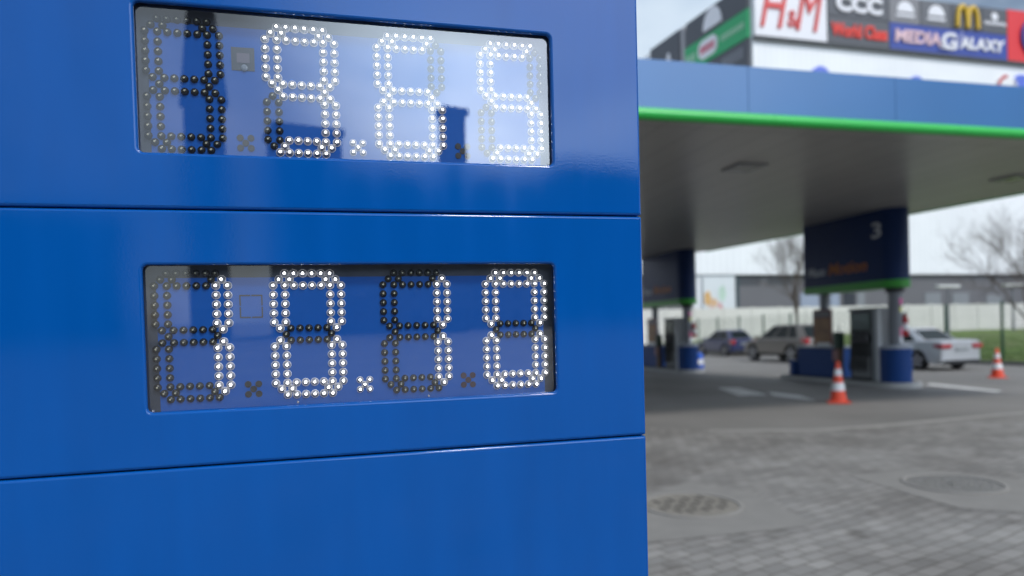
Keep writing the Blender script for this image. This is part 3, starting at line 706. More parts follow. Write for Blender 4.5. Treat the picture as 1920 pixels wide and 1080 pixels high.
# ------------------------------------------------------------------ cars
def car(pos, az, label, name, L, W, H, kind, paint, plate=True):
    t = empty(name, (pos.x, pos.y, 0), -az); tag(t, label, 'car', 'parked cars')
    GL = mat('car_glass', (0.010, 0.015, 0.016), rough=0.05, spec=0.12)
    hw = W / 2; wr = 0.33 if kind != 'suv' else 0.40
    wy = (-L/2 + (0.95 if kind != 'hatch' else 0.75), L/2 - 0.85)
    belt = {'sedan': 0.92, 'suv': 1.08, 'hatch': 0.93}[kind]; low = 0.22 if kind != 'suv' else 0.30
    if kind == 'sedan':
        top = [(-L/2+.04, .70), (-L/2+.02, .95), (-L/2+.10, 1.02), (-L/2+.75, 1.03), (-L/2+1.5, .98), (L/2-1.75, .95), (L/2-1.2, .93), (L/2-.4, .80), (L/2-.08, .66), (L/2, .5)]
        gh = (-L/2+.62, -L/2+1.55, L/2-2.15, L/2-1.25)
    elif kind == 'suv':
        top = [(-L/2+.03, .75), (-L/2+.06, 1.05), (-L/2+.14, 1.12), (-L/2+1.5, 1.11), (L/2-1.6, 1.09), (L/2-1.1, 1.05), (L/2-.3, .95), (L/2-.04, .78), (L/2, .55)]
        gh = (-L/2+.10, -L/2+.72, L/2-2.15, L/2-1.02)
    else:
        top = [(-L/2+.03, .65), (-L/2+.04, .95), (-L/2+.12, 1.0), (-L/2+1.2, .97), (L/2-1.5, .94), (L/2-1.0, .90), (L/2-.3, .78), (L/2-.04, .62), (L/2, .5)]
        gh = (-L/2+.12, -L/2+.75, L/2-1.95, L/2-1.05)
    bot = [(L/2-.03, low+.05), (L/2-.2, low)]
    for wy_ in reversed(wy):
        for k_ in range(13):
            a = math.pi * k_ / 12; rr = wr + 0.06
            z = wr + rr * math.sin(a)
            if z > low: bot.append((wy_ + rr * math.cos(a), z))
    bot += [(-L/2+.2, low), (-L/2+.03, low+.08)]
    prof = top + bot
    b = bmesh.new(); prev = None; n = len(prof)
    cuts = [(-1, .07), (-.975, .025), (-.9, 0.0), (-.45, -.006), (0, -.01), (.45, -.006), (.9, 0.0), (.975, .025), (1, .07)]
    for (cx_, ins) in cuts:
        ring = []
        for i, (y, z) in enumerate(prof):
            arch = i >= len(top) + 2 and i < n - 2
            zz = z - (ins * 1.3 if i < len(top) else 0); yy = y * (1 - ins * 0.6) if not arch else y
            xx = cx_ * hw * (1 - 0.10 * (abs(y) / (L/2)) ** 5 - 0.05 * max(0, (z - 0.6)))
            ring.append(b.verts.new((xx, yy, zz)))
        if prev:
            for i in range(n):
                f = b.faces.new((prev[i], prev[(i+1) % n], ring[(i+1) % n], ring[i])); f.smooth = True
        else: b.faces.new(list(reversed(ring)))
        prev = ring
    b.faces.new(prev)
    bmesh.ops.recalc_face_normals(b, faces=b.faces)
    me = bpy.data.meshes.new('body'); b.to_mesh(me); b.free(); me.materials.append(paint)
    me.set_sharp_from_angle(angle=R(40)); link('body', me, t)
    q = MB(); q.box(-hw + .28, hw - .28, -L/2 + .15, L/2 - .15, low + .02, .62); q.build('underbody', BLACK, t)
    # greenhouse
    wb, wt = hw - 0.09, hw - 0.30; zb, zt = belt - 0.03, H
    Bp = [(-wb, gh[0], zb), (wb, gh[0], zb), (wb, gh[3], zb), (-wb, gh[3], zb)]
    Tp = [(-wt, gh[1], zt - .02), (wt, gh[1], zt - .02), (wt, gh[2], zt - .01), (-wt, gh[2], zt - .01)]
    bm = bmesh.new(); vb = [bm.verts.new(v) for v in Bp]; vt = [bm.verts.new(v) for v in Tp]
    fs = [bm.faces.new(vb[::-1])]; tf = bm.faces.new(vt); sides = []
    for i in range(4): sides.append(bm.faces.new((vb[i], vb[(i+1) % 4], vt[(i+1) % 4], vt[i])))
    r = bmesh.ops.bevel(bm, geom=[e for e in tf.edges] + [e for e in bm.edges if abs(e.verts[0].co.z - e.verts[1].co.z) > .2], offset=0.07, segments=3, affect='EDGES')
    for f in bm.faces: f.smooth = True
    for v in bm.verts:
        if v.co.z > zt - .03: v.co.z += 0.035 * (1 - (v.co.x / wt) ** 2)
    me = bpy.data.meshes.new('roof'); bm.to_mesh(me); bm.free(); me.materials.append(paint); me.set_sharp_from_angle(angle=R(50)); link('roof', me, t)
    def pane(nm, A, B, C, D, u0, u1, v0, v1):
        A, B, C, D = map(Vector, (A, B, C, D))
        pt = lambda u, v: (A*(1-u) + B*u)*(1-v) + (D*(1-u) + C*u)*v
        nn = (B - A).cross(D - A).normalized(); ctr = Vector((0, 0, 1.1))
        if nn.dot(pt(.5, .5) - ctr) < 0: nn = -nn
        q = MB(); vs = [pt(u, v) + nn * 0.006 for (u, v) in ((u0, v0), (u1, v0), (u1, v1), (u0, v1))]; ws = [v - nn * 0.02 for v in vs]
        V = [q.bm.verts.new(v) for v in vs + ws]
        for f in ((0,1,2,3), (7,6,5,4), (0,4,5,1), (1,5,6,2), (2,6,7,3), (3,7,4,0)): q.bm.faces.new([V[i] for i in f])
        return q.build(nm, GL, t)
    pane('rear_window', Bp[0], Bp[1], Tp[1], Tp[0], .10, .90, .12, .88)
    pane('windscreen', Bp[3], Bp[2], Tp[2], Tp[3], .08, .92, .08, .92)
    for (a, b2, c2, d2) in ((Bp[0], Bp[3], Tp[3], Tp[0]), (Bp[1], Bp[2], Tp[2], Tp[1])):
        cutsw = ((.13, .50), (.53, .90)) if kind != 'suv' else ((.13, .32), (.35, .62), (.65, .91))
        for (u0, u1) in cutsw: pane('side_window', a, b2, c2, d2, u0, u1, .10, .90)
    RED = mat('tail_lamp_red', (0.35, 0.012, 0.02), rough=0.15, coat=0.6); HD = mat('head_lamp', (0.6, 0.62, 0.65), rough=0.1)
    for s_ in (-1, 1):
        zl = {'sedan': .82, 'suv': .98, 'hatch': .82}[kind]; ww = .42 if kind == 'sedan' else .22; hh = .07 if kind == 'sedan' else .13
        q = MB(); xa_, xb_ = sorted((s_ * (hw * .93 - ww), s_ * hw * .93)); q.box(xa_, xb_, -L/2 - .012, -L/2 + .2, zl - hh, zl + hh, .02)
        xa_, xb_ = sorted((s_ * hw * .80, s_ * (hw * .925))); q.box(xa_, xb_, -L/2 + .10, -L/2 + .34, zl - hh * .6, zl + hh, .02)
        q.build('tail_light', RED, t)
        q = MB(); xa_, xb_ = sorted((s_ * (hw * .86 - .38), s_ * hw * .86)); q.box(xa_, xb_, L/2 - .30, L/2 - .04, .60, .72, .02); q.build('headlight', HD, t)
        q = MB(); xa_, xb_ = sorted((s_ * (hw - .04), s_ * (hw + .17))); q.box(xa_, xb_, gh[3] - .38, gh[3] - .26, belt + .0, belt + .14, .03); q.build('wing_mirror', paint, t)
        for wy_ in wy:
            o = bpy.data.objects.new('wheel', None); COL.objects.link(o); o.parent = t; o.location = (s_ * (hw - .13), wy_, wr)
            q = MB(); q.lathe([(wr - .06, -.105), (wr - .015, -.095), (wr, -.06), (wr, .06), (wr - .015, .095), (wr - .06, .105)], 0, 0, 28, axis='x'); q.build('tyre', RUBBER, o, angle=40)
            q = MB(); q.lathe([(wr - .085, s_ * .100), (wr - .09, s_ * .112)], 0, 0, 24, axis='x')
            q.mi = 1
            for k_ in range(5):
                a = 2 * math.pi * k_ / 5 + .3; c_, s2 = math.cos(a), math.sin(a); x_ = s_ * .118
                q.quad((x_, .05*c_ - .03*s2, .05*s2 + .03*c_), (x_, (wr-.09)*c_ - .045*s2, (wr-.09)*s2 + .045*c_), (x_, (wr-.09)*c_ + .045*s2, (wr-.09)*s2 - .045*c_), (x_, .05*c_ + .03*s2, .05*s2 - .03*c_))
            q.build('rim', [mat('rim_dark', (0.03, 0.03, 0.032), rough=0.5), mat('rim_alloy', (0.42, 0.42, 0.44), rough=0.3, metal=0.7)], o)
    q = MB(); q.box(-hw * .80, hw * .80, -L/2 - .02, -L/2 + .15, low - .01, low + .14, .03); q.build('rear_bumper_trim', BLACK, t)
    q = MB(); q.box(-.26, .26, -L/2 - .018, -L/2 + .02, .66 if kind != 'suv' else .80, .77 if kind != 'suv' else .91); q.build('licence_plate', WHITE if not plate else mat('plate_dark', (0.25, 0.27, 0.28), rough=0.5, var=0.4, scale=12), t)
    return t
SILVER = mat('car_silver', (0.47, 0.49, 0.52), rough=0.3, metal=0.35, coat=0.6, var=0.02)
BROWN = mat('car_grey_brown', (0.12, 0.105, 0.09), rough=0.3, metal=0.3, coat=0.5, var=0.03)
CBLUE = mat('car_navy', (0.010, 0.018, 0.085), rough=0.3, coat=0.6, var=0.03)
def cpos(px, Z): u = ray(px, 0); u = ray(px, 615); return Vector((u.x / u.y * Z, Z, 0))
CAZ = -GA
hd = Vector((math.sin(CAZ), math.cos(CAZ), 0))
rw = cpos(1722, 23.6)          # rear left wheel of the silver saloon
car(rw + E1 * 0.80 + hd * 1.40, CAZ, 'silver saloon car with red tail lights behind the fire extinguisher of pump 3', 'parked_car', 4.75, 1.85, 1.46, 'sedan', SILVER)
fw = cpos(1414, 33.0)
car(fw + E1 * 0.85 - hd * 1.40, CAZ, 'grey brown off-road car partly behind the blue plinth of pump 3', 'parked_car', 4.65, 1.88, 1.72, 'suv', BROWN)
bw = cpos(1357, 39.5)
car(bw + E1 * 0.75 + hd * 1.15, CAZ, 'dark blue hatchback left of the grey brown off-road car', 'parked_car', 4.1, 1.72, 1.52, 'hatch', CBLUE)

# ------------------------------------------------------------------ verge, kerb, mesh fence
FP = Vector((18.75, 26.1, 0))
def along(p, a, b): v = p + E2 * a + E1 * b; return v
def grass_material():
    M = bpy.data.materials.new('grass'); M.use_nodes = True; t = M.node_tree; b = t.nodes['Principled BSDF']
    tc = t.nodes.new('ShaderNodeTexCoord'); n1 = t.nodes.new('ShaderNodeTexNoise'); n1.inputs['Scale'].default_value = 0.7; n1.inputs['Detail'].default_value = 8
    t.links.new(tc.outputs['Object'], n1.inputs['Vector']); r = t.nodes.new('ShaderNodeValToRGB')
    r.color_ramp.elements[0].position = .35; r.color_ramp.elements[1].position = .68
    r.color_ramp.elements[0].color = (0.10, 0.115, 0.04, 1); r.color_ramp.elements[1].color = (0.11, 0.20, 0.025, 1)
    t.links.new(n1.outputs['Fac'], r.inputs['Fac']); t.links.new(r.outputs['Color'], b.inputs['Base Color']); b.inputs['Roughness'].default_value = 0.9
    return M
GM = grass_material()
b = bmesh.new(); grid = []
nx, ny = 60, 60
def bank_z(a, c): return 0.14 + 0.80 * min(1, max(0, (a * 0.6 + c * 0.8) / 24.0)) + 0.03 * math.sin(a * 1.3 + c) 
for i in range(nx + 1):
    row = []
    for j in range(ny + 1):
        a = -4 + 40 * j / ny; c = -0.85 + 34 * (i / nx) ** 1.3
        v = along(FP, a, c); row.append(b.verts.new((v.x, v.y, bank_z(a, max(0, c)) if c > -0.8 else 0.14)))
    grid.append(row)
for i in range(nx):
    for j in range(ny):
        f = b.faces.new((grid[i][j], grid[i+1][j], grid[i+1][j+1], grid[i][j+1])); f.smooth = True
bmesh.ops.recalc_face_normals(b, faces=b.faces)
me = bpy.data.meshes.new('grass_bank'); b.to_mesh(me); b.free(); me.materials.append(GM); tag(link('grass_bank', me), kind='structure')
gb = MB(); rnd = random.Random(3)
for k_ in range(9000):
    a = rnd.uniform(-3.9, 20); c = -0.8 + 14 * rnd.random() ** 1.6
    v = along(FP, a, c); z = bank_z(a, max(0, c)); h_ = rnd.uniform(.05, .16); th = rnd.uniform(0, 6.28); w_ = .02
    dx, dy = math.cos(th) * w_, math.sin(th) * w_; lx, ly = rnd.uniform(-.04, .04), rnd.uniform(-.04, .04)
    f = gb.bm.faces.new([gb.bm.verts.new(p) for p in ((v.x - dx, v.y - dy, z - .01), (v.x + dx, v.y + dy, z - .01), (v.x + lx, v.y + ly, z + h_))])
tag(gb.build('grass', mat('grass_blades', (0.10, 0.17, 0.03), rough=0.8, var=.4, scale=1.5)), 'short green grass growing on the bank behind the mesh fence', 'grass', kind='stuff')
kb = MB()
A = along(FP, -4, -0.9)
for q_ in range(44):
    p = along(FP, -4 + q_, -1.0)
    pts = [p, p + E2 * 0.985, p + E2 * 0.985 + E1 * 0.14, p + E1 * 0.14]
    kb.prism([(v.x, v.y) for v in pts], 0, 0.15, bev=0.01)
for q_ in range(30):
    p = along(FP, -4.16, -1.0 + q_)
    pts = [p, p + E1 * 0.985, p + E1 * 0.985 + E2 * 0.14, p + E2 * 0.14]
    kb.prism([(v.x, v.y) for v in pts], 0, 0.15, bev=0.01)
tag(kb.build('kerb', mat('kerb_concrete', (0.19, 0.185, 0.17), rough=0.85, var=0.2)), kind='structure')
fence = empty('mesh_fence', (FP.x, FP.y, 0.0), GA); tag(fence, 'green wire mesh fence on square posts along the grass bank', 'fence')
FG = mat('fence_green', (0.010, 0.065, 0.035), rough=0.5)
np_ = 11
for q_ in range(-2, np_ - 2 + 1):
    p_ = MB(); y = q_ * 2.5; p_.box(-.04, .04, y - .04, y + .04, 0.1, 2.35, .008); p_.box(-.05, .05, y - .05, y + .05, 2.352, 2.38); p_.build('post', FG, fence)
wm = MB()
for q_ in range(-2, np_ - 2):
    y0, y1 = q_ * 2.5 + .05, q_ * 2.5 + 2.45
    for z in [0.25 + .2 * i for i in range(11)]: wm.box(-.004, .004, y0, y1, z - .004, z + .004)
    for i in range(25): yy = y0 + (y1 - y0) * i / 24; wm.box(-.003, .003, yy - .003, yy + .003, .2, 2.33)
wm.build('wire_mesh', FG, fence)

# ------------------------------------------------------------------ white precast wall
WD = 54.0
u = ray(1411, 600); WP = Vector((u.x / u.y * WD, WD, 0))
wall = empty('boundary_wall', (WP.x, WP.y, 0), GA); tag(wall, 'long pale precast concrete wall between the parked cars and the shopping centre', 'wall')
WM_ = mat('precast_pale', (0.62, 0.61, 0.58), rough=0.8, var=0.08, scale=0.8)
wq = MB()
for q_ in range(-16, 22):
    x0 = q_ * 2.5 + .01; wq.box(x0 + .09, x0 + 2.39, 0, .08, 0, 1.1 ); wq.box(x0 + .09, x0 + 2.39, 0, .08, 1.112, 2.1); wq.box(x0 + .09, x0 + 2.39, 0, .08, 2.112, 3.18)
wq.build('panels', WM_, wall)
wq = MB()
for q_ in range(-16, 23): wq.box(q_ * 2.5 - .09, q_ * 2.5 + .09, -.04, .12, 0, 3.25)
o = wq.build('posts', WM_, wall); o['kind'] = 'stuff'

# ------------------------------------------------------------------ shopping centre
Z0 = 62.0
u = ray(1411, 68); COR = C0 + u * (Z0 / u.y)
erx = Vector((3.74, 1, 0)).normalized(); ern = Vector((-erx.y, erx.x, 0))
elx = Vector((0.39, -1, 0)).normalized(); eln = Vector((-elx.y, elx.x, 0))
CP = Vector((COR.x, COR.y, 0)); SB = COR.z
def MR(px, py):
    h_ = hit(px, py, CP, ern) - CP; return h_.dot(erx), h_.z
def ML(px, py):
    h_ = hit(px, py, CP, eln) - CP; return h_.dot(elx), h_.z
ST = MR(1882, 21)[1]; HM = (ST + SB) / 2
mall = empty('shopping_centre', (CP.x, CP.y, 0)); tag(mall, 'huge white shopping centre with a dark grey lower storey and a band of signs', 'building')
def clad():
    M = bpy.data.materials.new('white_cladding'); M.use_nodes = True; t = M.node_tree; b = t.nodes['Principled BSDF']
    tc = t.nodes.new('ShaderNodeTexCoord'); mp = t.nodes.new('ShaderNodeMapping'); mp.inputs['Rotation'].default_value = (0, 0, -math.atan2(erx.y, erx.x))
    t.links.new(tc.outputs['Object'], mp.inputs['Vector'])
    wv = t.nodes.new('ShaderNodeTexWave'); wv.inputs['Scale'].default_value = 0.5; wv.bands_direction = 'X'; wv.inputs['Distortion'].default_value = 0
    t.links.new(mp.outputs['Vector'], wv.inputs['Vector'])
    nz = t.nodes.new('ShaderNodeTexNoise'); nz.inputs['Scale'].default_value = .25; t.links.new(mp.outputs['Vector'], nz.inputs['Vector'])
    r = t.nodes.new('ShaderNodeValToRGB'); r.color_ramp.elements[0].color = (.68, .70, .725, 1); r.color_ramp.elements[1].color = (.85, .87, .89, 1)
    ad = t.nodes.new('ShaderNodeMath'); ad.operation = 'MULTIPLY'; t.links.new(wv.outputs['Fac'], ad.inputs[0]); ad.inputs[1].default_value = .35
    a2 = t.nodes.new('ShaderNodeMath'); a2.operation = 'ADD'; t.links.new(ad.outputs[0], a2.inputs[0]); t.links.new(nz.outputs['Fac'], a2.inputs[1])
    t.links.new(a2.outputs[0], r.inputs['Fac']); t.links.new(r.outputs['Color'], b.inputs['Base Color']); b.inputs['Roughness'].default_value = .5
    bp = t.nodes.new('ShaderNodeBump'); bp.inputs['Strength'].default_value = .3; t.links.new(wv.outputs['Fac'], bp.inputs['Height']); t.links.new(bp.outputs['Normal'], b.inputs['Normal'])
    return M
CLAD = clad()
def Q(s_, d): v = erx * s_ + ern * d; return (v.x, v.y)
lf = elx * -62
q = MB(); q.prism([(0, 0), Q(90, 0), Q(90, 60), ((lf + ern * 10).x + 60, (lf + ern * 10).y), (lf.x, lf.y)], 16, SB + (ST - SB) * 0.97); q.build('upper_block', CLAD, mall)
zband = hit(1720, 514, CP - ern * 3, ern).z
q = MB(); q.prism([Q(-45, -3), Q(90, -3), Q(90, 40), Q(-45, 40)], zband, 17); q.build('podium_cladding', CLAD, mall)
q = MB(); q.prism([Q(-45, -2.6), Q(90, -2.6), Q(90, 39), Q(-45, 39)], 0, zband - .01); q.build('lower_storey', mat('lower_storey_grey', (0.125, 0.125, 0.135), rough=.6, var=.08, scale=.5), mall)
def pod(px, py):
    h_ = hit(px, py, CP - ern * 2.6, ern) - CP; return h_.dot(erx), h_.z
def podbox(nm, a, b_, m_, d0=.06, lab=None):
    (x0, z1), (x1, z0) = pod(*a), pod(*b_)
    q = MB(); q.box(x0, x1, -2.6 - d0, -2.602, z0, z1); o = q.build(nm, m_, mall); o.rotation_euler = (0, 0, math.atan2(erx.y, erx.x))
    if lab: o['label'] = lab
DK = mat('band_dark', (0.055, 0.06, 0.07), rough=.5); WN = mat('band_window', (0.28, 0.33, 0.42), rough=.2); SH = mat('shutter_grey', (0.20, 0.215, 0.23), rough=.5)
podbox('dark_panel', (1384, 519), (1425, 534), DK); podbox('dark_panel', (1440, 519), (1483, 533), DK)
podbox('corner_pillar', (1379, 517), (1385, 578), mat('pillar_teal', (.03, .06, .07), rough=.5), .12)
podbox('window', (1500, 549), (1535, 576), WN); podbox('window', (1556, 549), (1573, 574), WN); podbox('doorway', (1581, 549), (1603, 573), mat('door_dark', (.02, .025, .035), rough=.4))
podbox('window', (1606, 549), (1621, 573), SH)
podbox('roller_shutter', (1733, 549), (1764, 576), SH); podbox('roller_shutter', (1785, 549), (1816, 576), SH)
podbox('roller_shutter', (1848, 552), (1880, 576), SH)
podbox('billboard_wall', (1296, 517), (1377, 592), mat('billboard_white', (.70, .72, .74), rough=.5, var=.03), .2)
(x0, z1), (x1, z0) = pod(1313, 520), pod(1374, 588)
bb = empty('billboard'); bb.matrix_world = Matrix.Translation(CP) @ Matrix.Rotation(math.atan2(erx.y, erx.x), 4, 'Z') @ Matrix.Translation(Vector(((x0+x1)/2, -2.9, z0)))
tag(bb, 'white billboard with orange and green figures, right of the farther pump island', 'billboard')
wd, hh = (x1 - x0) / 2, z1 - z0
q = MB(); q.box(-wd, wd, -.08, 0, 0, hh); q.build('board', mat('billboard_print', (.62, .66, .68), rough=.5, var=.1, scale=.8), bb)
def blob(nm, cx_, cz_, rx, rz_, col):
    q = MB(); n_ = 16; q.prism([(cx_ + rx * math.cos(6.283*k_/n_) * (1 + .2*math.sin(3*k_)), cz_ + rz_ * math.sin(6.283*k_/n_) * (1 + .15*math.cos(2*k_))) for k_ in range(n_)], .085, .10)
    for v in q.bm.verts: v.co = (v.co.x, -v.co.z, v.co.y)
    q.build(nm, mat('print_' + nm + '%d' % int(cx_ * 10), col, rough=.5, var=.3, scale=2), bb)
blob('orange_figure', -wd * .72, hh * .42, wd * .22, hh * .20, (.60, .36, .13)); blob('orange_figure', -wd * .35, hh * .30, wd * .25, hh * .12, (.60, .40, .24))
blob('green_figure', wd * .20, hh * .55, wd * .22, hh * .22, (.45, .60, .50)); blob('pink_figure', wd * .05, hh * .16, wd * .14, hh * .15, (.62, .32, .32)); blob('red_figure', -wd * .5, hh * .12, wd * .18, hh * .08, (.6, .45, .45))
def disc_sign(px, py, rpx, label, m_, wallpt, dep=.25, frame=None, name='round_sign', n=28):
    f = MR
    (x, z) = f(px, py); (x2, _) = f(px + rpx, py); r = abs(x2 - x) * .95
    o = empty(name); o.matrix_world = Matrix.Translation(CP) @ Matrix.Rotation(math.atan2(erx.y, erx.x), 4, 'Z') @ Matrix.Translation(Vector((x, wallpt, z)))
    tag(o, label, 'sign')
    q = MB(); q.lathe([(r, 0.0), (r, -dep), (r * .93, -dep * 1.15)], 0, 0, n, axis='y'); q.build('disc', m_, o)
    return o, r
PUR = mat('round_sign_blue', (.10, .16, .62), rough=.35)
disc_sign(1536, 147, 19, 'leftmost of the three round blue signs peeping over the canopy roof', PUR, -.01)
disc_sign(1715, 163, 16, 'middle and smallest round blue sign peeping over the canopy roof', PUR, -.01)
disc_sign(1912, 166, 20, 'round blue sign peeping over the canopy roof below the red sign', PUR, -.01)
o, r = disc_sign(1886, 168, 21, 'round white sign with a red rim peeping over the canopy at the right edge', WHITE, -.01)
q = MB()
for k_ in range(14):
    a0, a1 = R(95 + k_ * 10), R(105 + k_ * 10); r0, r1 = r * .78, r * 1.03
    q.quad(*[(rr * math.cos(a), -.30, rr * math.sin(a)) for rr, a in ((r0, a0), (r1, a0), (r1, a1), (r0, a1))])
q.build('red_rim', mat('rim_red', (.5, .05, .05), rough=.4), o)

RB = mat('sign_red', (.70, .03, .035), rough=.4); LETR = mat('sign_red_letters', (.62, .045, .04), rough=.4)
SGR = mat('sign_slate', (.085, .09, .105), rough=.5); SGR2 = mat('sign_slate_light', (.20, .20, .215), rough=.5); SGR3 = mat('sign_slate_mid', (.12, .125, .14), rough=.5)
SBL = mat('sign_blue', (.035, .065, .32), rough=.4); SW = mat('sign_white', (.76, .76, .80), rough=.4, var=.02); GR = mat('sign_green', (.03, .37, .14), rough=.4)
YEL = mat('sign_yellow', (.70, .45, .03), rough=.4)
def store_sign(side, xa, xb, za, zb_, m_, label, y=-.30, cat='store sign'):
    X, Yv = (erx, ern) if side == 'R' else (elx, eln)
    M4 = Matrix(((X.x, Yv.x, 0, 0), (X.y, Yv.y, 0, 0), (0, 0, 1, 0), (0, 0, 0, 1)))
    o = empty('store_sign'); M5 = M4.copy(); M5.translation = CP + X * ((xa + xb) / 2) + Vector((0, 0, za)); o.matrix_world = M5
    tag(o, label, cat, 'shop signs along the top of the shopping centre')
    q = MB(); w_ = (xb - xa) / 2 - .02; q.box(-w_, w_, y, -.012, 0.02, zb_ - za - .02, .03); q.build('board', m_, o)
    return o, w_, zb_ - za
def rx(px): return MR(px, 60)[0]
LT = dict(y=-.36, depth=.16)
o, w_, h_ = store_sign('R', .05, rx(1547), SB, ST + .3, SW, 'white sign with large red slanted letters H&M at the building corner')
text('H', 'lettering', LETR, o, -w_ * .47, h_ * .52, w_ * .80, h_ * .74, shear=.35, **LT)
text('&', 'lettering', LETR, o, w_ * .02, h_ * .33, w_ * .28, h_ * .28, **LT)
text('M', 'lettering', LETR, o, w_ * .50, h_ * .52, w_ * .78, h_ * .74, shear=.35, **LT)
o, w_, h_ = store_sign('R', rx(1548), rx(1663), HM, ST, SGR, 'dark sign with big white letters CCC')
text('CCC', 'lettering', SW, o, 0.0, h_ * .48, w_ * 1.5, h_ * .62, bold=.05, **LT)
o, w_, h_ = store_sign('R', rx(1548), rx(1663), SB, HM, SGR, 'dark sign with red letters World Class under the CCC sign')
text('World Class', 'lettering', mat('sign_red_bright', (.80, .05, .03), rough=.4), o, 0, h_ * .50, w_ * 1.80, h_ * .50, bold=.03, **LT)
def dome_logo(o, w_, h_, word):
    q = MB(); pts = [(w_ * .55 * math.cos(a) * (1), h_ * .42 + h_ * .40 * math.sin(a)) for a in [math.pi * k_ / 12 for k_ in range(13)]]
    q.prism(pts, .305, .40)
    for v in q.bm.verts: v.co = (v.co.x, -v.co.z, v.co.y)
    q.build('emblem', SW, o)
    q = MB(); q.box(-w_ * .6, w_ * .6, -.38, -.305, h_ * .24, h_ * .34); q.build('emblem_bar', SW, o)
    return
o, w_, h_ = store_sign('R', rx(1663.5), rx(1721), HM, ST, SGR2, 'light grey sign with a white dome emblem, right of the CCC sign'); dome_logo(o, w_, h_, '')
o, w_, h_ = store_sign('R', rx(1722), rx(1778), HM, ST, SGR3, 'mid grey sign with a white dome emblem, next to the yellow arches'); dome_logo(o, w_, h_, '')
o, w_, h_ = store_sign('R', rx(1778.5), rx(1836), HM, ST, SGR, 'dark sign with tall yellow double arches')
q = MB()
for s_ in (-1, 1):
    pts = []
    for k_ in range(13):
        a = math.pi * k_ / 12; pts.append((s_ * w_ * .34 + w_ * .33 * math.cos(a), -.42, h_ * .08 + h_ * .82 * (math.sin(a) ** .75 if math.sin(a) > 0 else 0)))
    q.tube(pts, w_ * .115, 8)
q.build('emblem', YEL, o, angle=60)
o, w_, h_ = store_sign('R', rx(1836.5), rx(1883), HM, ST, SGR, 'dark sign with a small white emblem and a line of tiny letters')
q = MB(); q.lathe([(w_ * .28, -.31), (w_ * .24, -.37)], 0, h_ * .66, 14, axis='y'); q.build('emblem', SW, o)
q = MB()
for k_ in range(11):
    x = -w_ * .85 + k_ * w_ * .165; q.box(x, x + w_ * .11, -.36, -.305, h_ * .33, h_ * (.44 + .03 * (k_ % 2)))
q.build('lettering', SW, o)
o, w_, h_ = store_sign('R', rx(1663.5), rx(1883), SB, HM, SBL, 'long blue sign with white letters MEDIA GALAXY')
text('MEDIA', 'lettering', mat('sign_pinkish_white', (.72, .50, .54), rough=.4), o, -w_ * .55, h_ * .52, w_ * .76, h_ * .48, bold=.03, shear=.1, **LT)
text('G', 'lettering', SW, o, -w_ * .03, h_ * .50, w_ * .26, h_ * .66, bold=.03, **LT)
text('ALAXY', 'lettering', SW, o, w_ * .54, h_ * .50, w_ * .80, h_ * .46, bold=.04, shear=.1, **LT)
q = MB(); q.tube([(-w_ * .20, -.46, h_ * .22), (-w_ * .05, -.48, h_ * .18), (w_ * .10, -.48, h_ * .45), (w_ * .20, -.46, h_ * .9)], .09, 8, .03); q.build('swoosh', SW, o, angle=60)
o, w_, h_ = store_sign('R', rx(1883.5), rx(1990), SB, ST + .1, RB, 'red sign with a blue rimmed disc at the right end of the sign band')
q = MB(); q.lathe([(h_ * .40, -.31), (h_ * .40, -.55)], -w_ * .02, h_ * .50, 36, axis='y'); q.build('disc_rim', SBL, o)
q = MB(); q.lathe([(h_ * .34, -.56), (h_ * .33, -.60)], -w_ * .02, h_ * .50, 36, axis='y'); q.build('disc', mat('disc_red', (.5, .06, .09), rough=.4), o)
text('H', 'lettering', mat('sign_cream', (.75, .7, .6), rough=.4), o, -h_ * .20, h_ * .5, h_ * .20, h_ * .30, y=-.64, depth=.1, bold=.04)
# trim rail under the signs
q = MB(); q.box(0, rx(1990), -.36, -.01, SB - .30, SB - .02); o = q.build('sign_rail', mat('rail_dark', (.05, .055, .06), rough=.5), mall); o.rotation_euler = (0, 0, math.atan2(erx.y, erx.x))
# left face (seen edge on)
def lx_(px): return ML(px, 60)[0]
HL = SB + (ST - SB) * .52
o, w_, h_ = store_sign('L', lx_(1290), -.25, HL, ST, SGR, 'slate sign with a large white dome emblem above the green sign on the receding face')
q = MB(); q.prism([(-w_ * .05 + w_ * .30 * math.cos(a), h_ * .15 + h_ * .78 * math.sin(a)) for a in [math.pi * k_ / 12 for k_ in range(13)]], .305, .45)
for v in q.bm.verts: v.co = (v.co.x, -v.co.z, v.co.y)
q.build('emblem', SW, o)
o, w_, h_ = store_sign('L', lx_(1287), -.25, SB, HL, GR, 'long green store sign with a white plaque on the receding face')
q = MB(); q.prism(rrect(-w_ * .50, w_ * .12, h_ * .16, h_ * .84, h_ * .3), .305, .42)
for v in q.bm.verts: v.co = (v.co.x, -v.co.z, v.co.y)
q.build('plaque', SW, o)
q = MB()
for k_ in range(6): x = -w_ * .42 + k_ * w_ * .08; q.box(x, x + w_ * .055, -.46, -.425, h_ * .36, h_ * .62)
q.build('lettering', mat('sign_pink', (.6, .12, .18), rough=.4), o)
q = MB()
for k_ in range(10): x = w_ * .22 + k_ * w_ * .07; q.box(x, x + w_ * .045, -.36, -.305, h_ * .40, h_ * .60)
for k_ in range(4): x = -w_ * .95 + k_ * w_ * .09; q.box(x, x + w_ * .06, -.36, -.305, h_ * .30, h_ * .62)
q.build('lettering', mat('sign_pale_green', (.35, .6, .42), rough=.4), o)
o, w_, h_ = store_sign('L', lx_(1280), -.25, SB - (HL - SB) * 1.0, SB - .05, SGR, 'slate sign with grey lettering below the green sign on the receding face')
q = MB()
